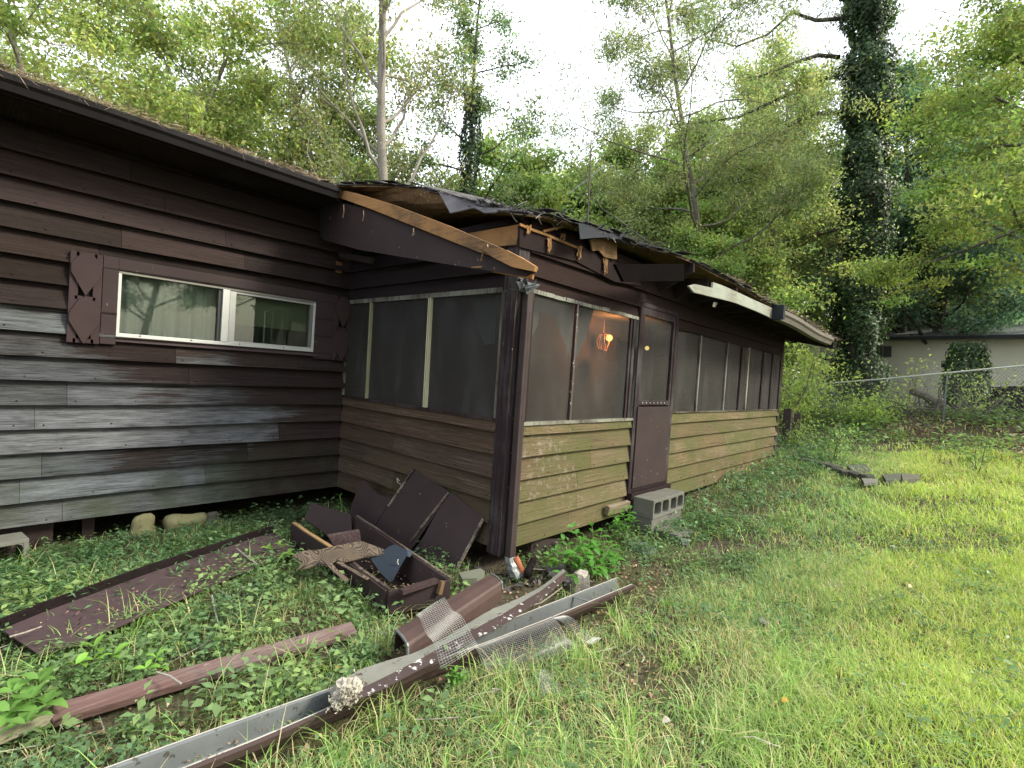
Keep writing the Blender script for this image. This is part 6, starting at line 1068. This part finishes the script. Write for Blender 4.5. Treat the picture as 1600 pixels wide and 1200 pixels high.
weeds(16000, 9.0, 24.0, .9, lambda x, y: S((x - .5 * (y + 3) - 10.6) / 1.8) * np.clip(nz(x, y, 1.4, 2) * 1.5 - .35, 0.05, 1), (.05, .10), (.05, .30), 7, lambda X, Yv: np.tile(V(1.25, 1.25, .95), (len(X), 1)), 'bank_undergrowth', 'ragged undergrowth on the leafy bank before the fence', wide=.15)
weeds(5200, 1.8, 5.5, .8, lambda x, y: S((-.35 - x) / .6) * S((y + 3.6) / .5) * np.clip(nz(x, y, 3.3, 7) * 2.0 - .55, 0, 1) * (y < -.7), (.018, .060), (.05, .22), 10, lambda X, Yv: V(1.1, 1.15, 1.1) + V(.4, .25, -.1) * nz(X, Yv, 6, 3)[:, None], 'tall_weeds', 'knee-low leafy weeds between the flat brown panel and the reddish plank', wide=.07)
weeds(3000, 4.0, 9.5, .8, lambda x, y: S((y + 3.7) / .5) * S((x - 2.8) / .8) * np.clip(nz(x, y, 2.6, 3) * 2.0 - .4, 0, 1), (.035, .07), (.08, .32), 10, lambda X, Yv: np.tile(V(.85, 1.0, .95), (len(X), 1)), 'porch_vines', 'leafy vines mounded against the porch front beyond the step', wide=.10)
# stilt grass under the left wall
x, y, d = scatter(16000, 2.2, 5.5, .9); k = (rng.random(len(x)) < np.clip(S((y + 1.75) / .8) * S((-.75 - x) / .5), 0, 1)) & (y < -.16) & (x < 0); x, y = x[k], y[k]; m = len(x); kl = 5; hh = rng.uniform(.04, .13, m) * (1 + .3 * S((-y - .4) / .5)); X = np.repeat(x, kl); Yv = np.repeat(y, kl); Z = np.repeat(g(x, y), kl); H = np.repeat(hh, kl) * rng.uniform(.3, 1, m * kl); az = rng.uniform(0, 6.283, m * kl); el = rng.uniform(-.1, .7, m * kl)
P = np.stack([X + np.cos(az) * .01, Yv + np.sin(az) * .01, Z + H], 1); D = np.stack([np.cos(az) * np.cos(el), np.sin(az) * np.cos(el), np.sin(el)], 1); N = rng.normal(size=(m * kl, 3)) * .4; N[:, 2] += 1; L = rng.uniform(.03, .07, m * kl); C = V(.72, .95, .85) * rng.uniform(.6, 1.3, (m * kl, 1))
v_, q_, c_ = leafgeo(P, D, N, L, L * .2, C, .1); o = npmesh('stilt_grass', v_, q_, c_, M['weed']); tag(o, 'bamboo-like stilt grass filling the strip under the left wall', 'grass', kind='stuff')
# leaf litter
M['litter'] = m_flat('leaf_litter_brown', (.26, .18, .12), .4, .9, 9, .2)
outp = []
for (n, d0, d1, pw, s0, fn) in ((16000, 1.3, 6.0, .75, .03, lambda x, y: .22 + .9 * soil_p(x, y) + .15 * (1 - lawn(x, y))), (30000, 6, 26, .85, .09, lambda x, y: .05 + .95 * S((x - .5 * (y + 3) - 11.0) / 1.5))):
    x, y, d = scatter(n, d0, d1, pw); z = g(x, y); k = (rng.random(n) < fn(x, y)) & ~inpoly(x, y, PANEL) & ~inpoly(x, y, BOXP) & ~((x > -.02) & (x < XF) & (y > -W_ - .01)) & (y < 0) & inframe(x, y, z); x, y, z = x[k], y[k], z[k]; m = len(x); D = rng.normal(size=(m, 3)); D[:, 2] *= .25; N = rng.normal(size=(m, 3)) * .35; N[:, 2] += 1; tv = rng.uniform(.35, 1.7, (m, 1)) * np.array([1, 1, 1]) * rng.uniform(.85, 1.15, (m, 3))
    outp.append(leafgeo(np.stack([x, y, z + rng.uniform(.002, .02, m)], 1), D, N, rng.uniform(.5, 1.3, m) * s0, rng.uniform(.4, .9, m) * s0, tv, .3))
def on_surf(poly_px, z, n, s0):
    P = []
    us = [q[0] for q in poly_px]; vs_ = [q[1] for q in poly_px]
    while len(P) < n:
        u = rng.uniform(min(us), max(us)); v = rng.uniform(min(vs_), max(vs_))
        if inpoly(np.array([u]), np.array([v]), poly_px)[0]: P.append(qz(u, v, z) + V(0, 0, rng.uniform(.002, .012)))
    P = np.array(P); D = rng.normal(size=(n, 3)); D[:, 2] *= .15; N = rng.normal(size=(n, 3)) * .25; N[:, 2] += 1
    outp.append(leafgeo(P, D, N, rng.uniform(.5, 1.4, n) * s0, rng.uniform(.3, .8, n) * s0, rng.uniform(.25, 1.5, (n, 1)) * np.ones(3), .3))
on_surf([(20, 990), (400, 850), (450, 862), (130, 1005)], -.135, 110, .022); on_surf([(540, 890), (600, 860), (680, 905), (610, 930)], -.18, 160, .03); on_surf([(200, 1200), (510, 1090), (520, 1100), (290, 1196)], -.165, 70, .016); on_surf([(780, 985), (960, 912), (965, 918), (820, 985)], -.165, 60, .016)
v_, q_, c_ = cat3(outp); o = npmesh('leaf_litter', v_, q_, c_, M['litter']); tag(o, 'scattered dry brown leaves and bark chips', 'leaf litter', kind='stuff')
mb = MB(); R = np.random.default_rng(90)
for k in range(150):
    lat = R.uniform(-1.1, .5); d = R.uniform(1.6, 5.0); x = CAMP[0] + (CF[0] + CR[0] * lat) * d; y = CAMP[1] + (CF[1] + CR[1] * lat) * d
    if inhouse(np.array([x]), np.array([y]))[0]: continue
    a_ = R.uniform(0, 6.28); L_ = R.uniform(.05, .26); p0 = V(x, y, gz(x, y) + R.uniform(.01, .05)); p2 = p0 + V(math.cos(a_) * L_, math.sin(a_) * L_, R.uniform(-.01, .05)); mb.tube([p0, (p0 + p2) / 2 + R.normal(size=3) * .012, p2], [.0035, .003, .0015], 4, (R.uniform(.6, 1.6),) * 3)
o = mb.build('fallen_twigs', M['bark_pale']); tag(o, 'thin dry twigs and straw lying in the grass and weeds', 'twigs', kind='stuff')
# dark rotted shingle crumbs below the corner
outp = []; m = 420; x = rng.normal(-.02, .38, m); y = rng.normal(-2.85, .22, m); k = ~inhouse(x, y); x, y = x[k], y[k]; m = len(x); D = rng.normal(size=(m, 3)); D[:, 2] *= .3; N = rng.normal(size=(m, 3)) * .4; N[:, 2] += 1
v_, q_, c_ = leafgeo(np.stack([x, y, g(x, y) + rng.uniform(.005, .05, m)], 1), D, N, rng.uniform(.03, .10, m), rng.uniform(.02, .06, m), rng.uniform(.5, 1.6, (m, 1)) * V(1, .92, .85), .1); o = npmesh('roof_crumbs', v_, q_, c_, M['shingle']); tag(o, 'dark rotted bits of roofing and bark below the porch corner', 'debris', kind='stuff')
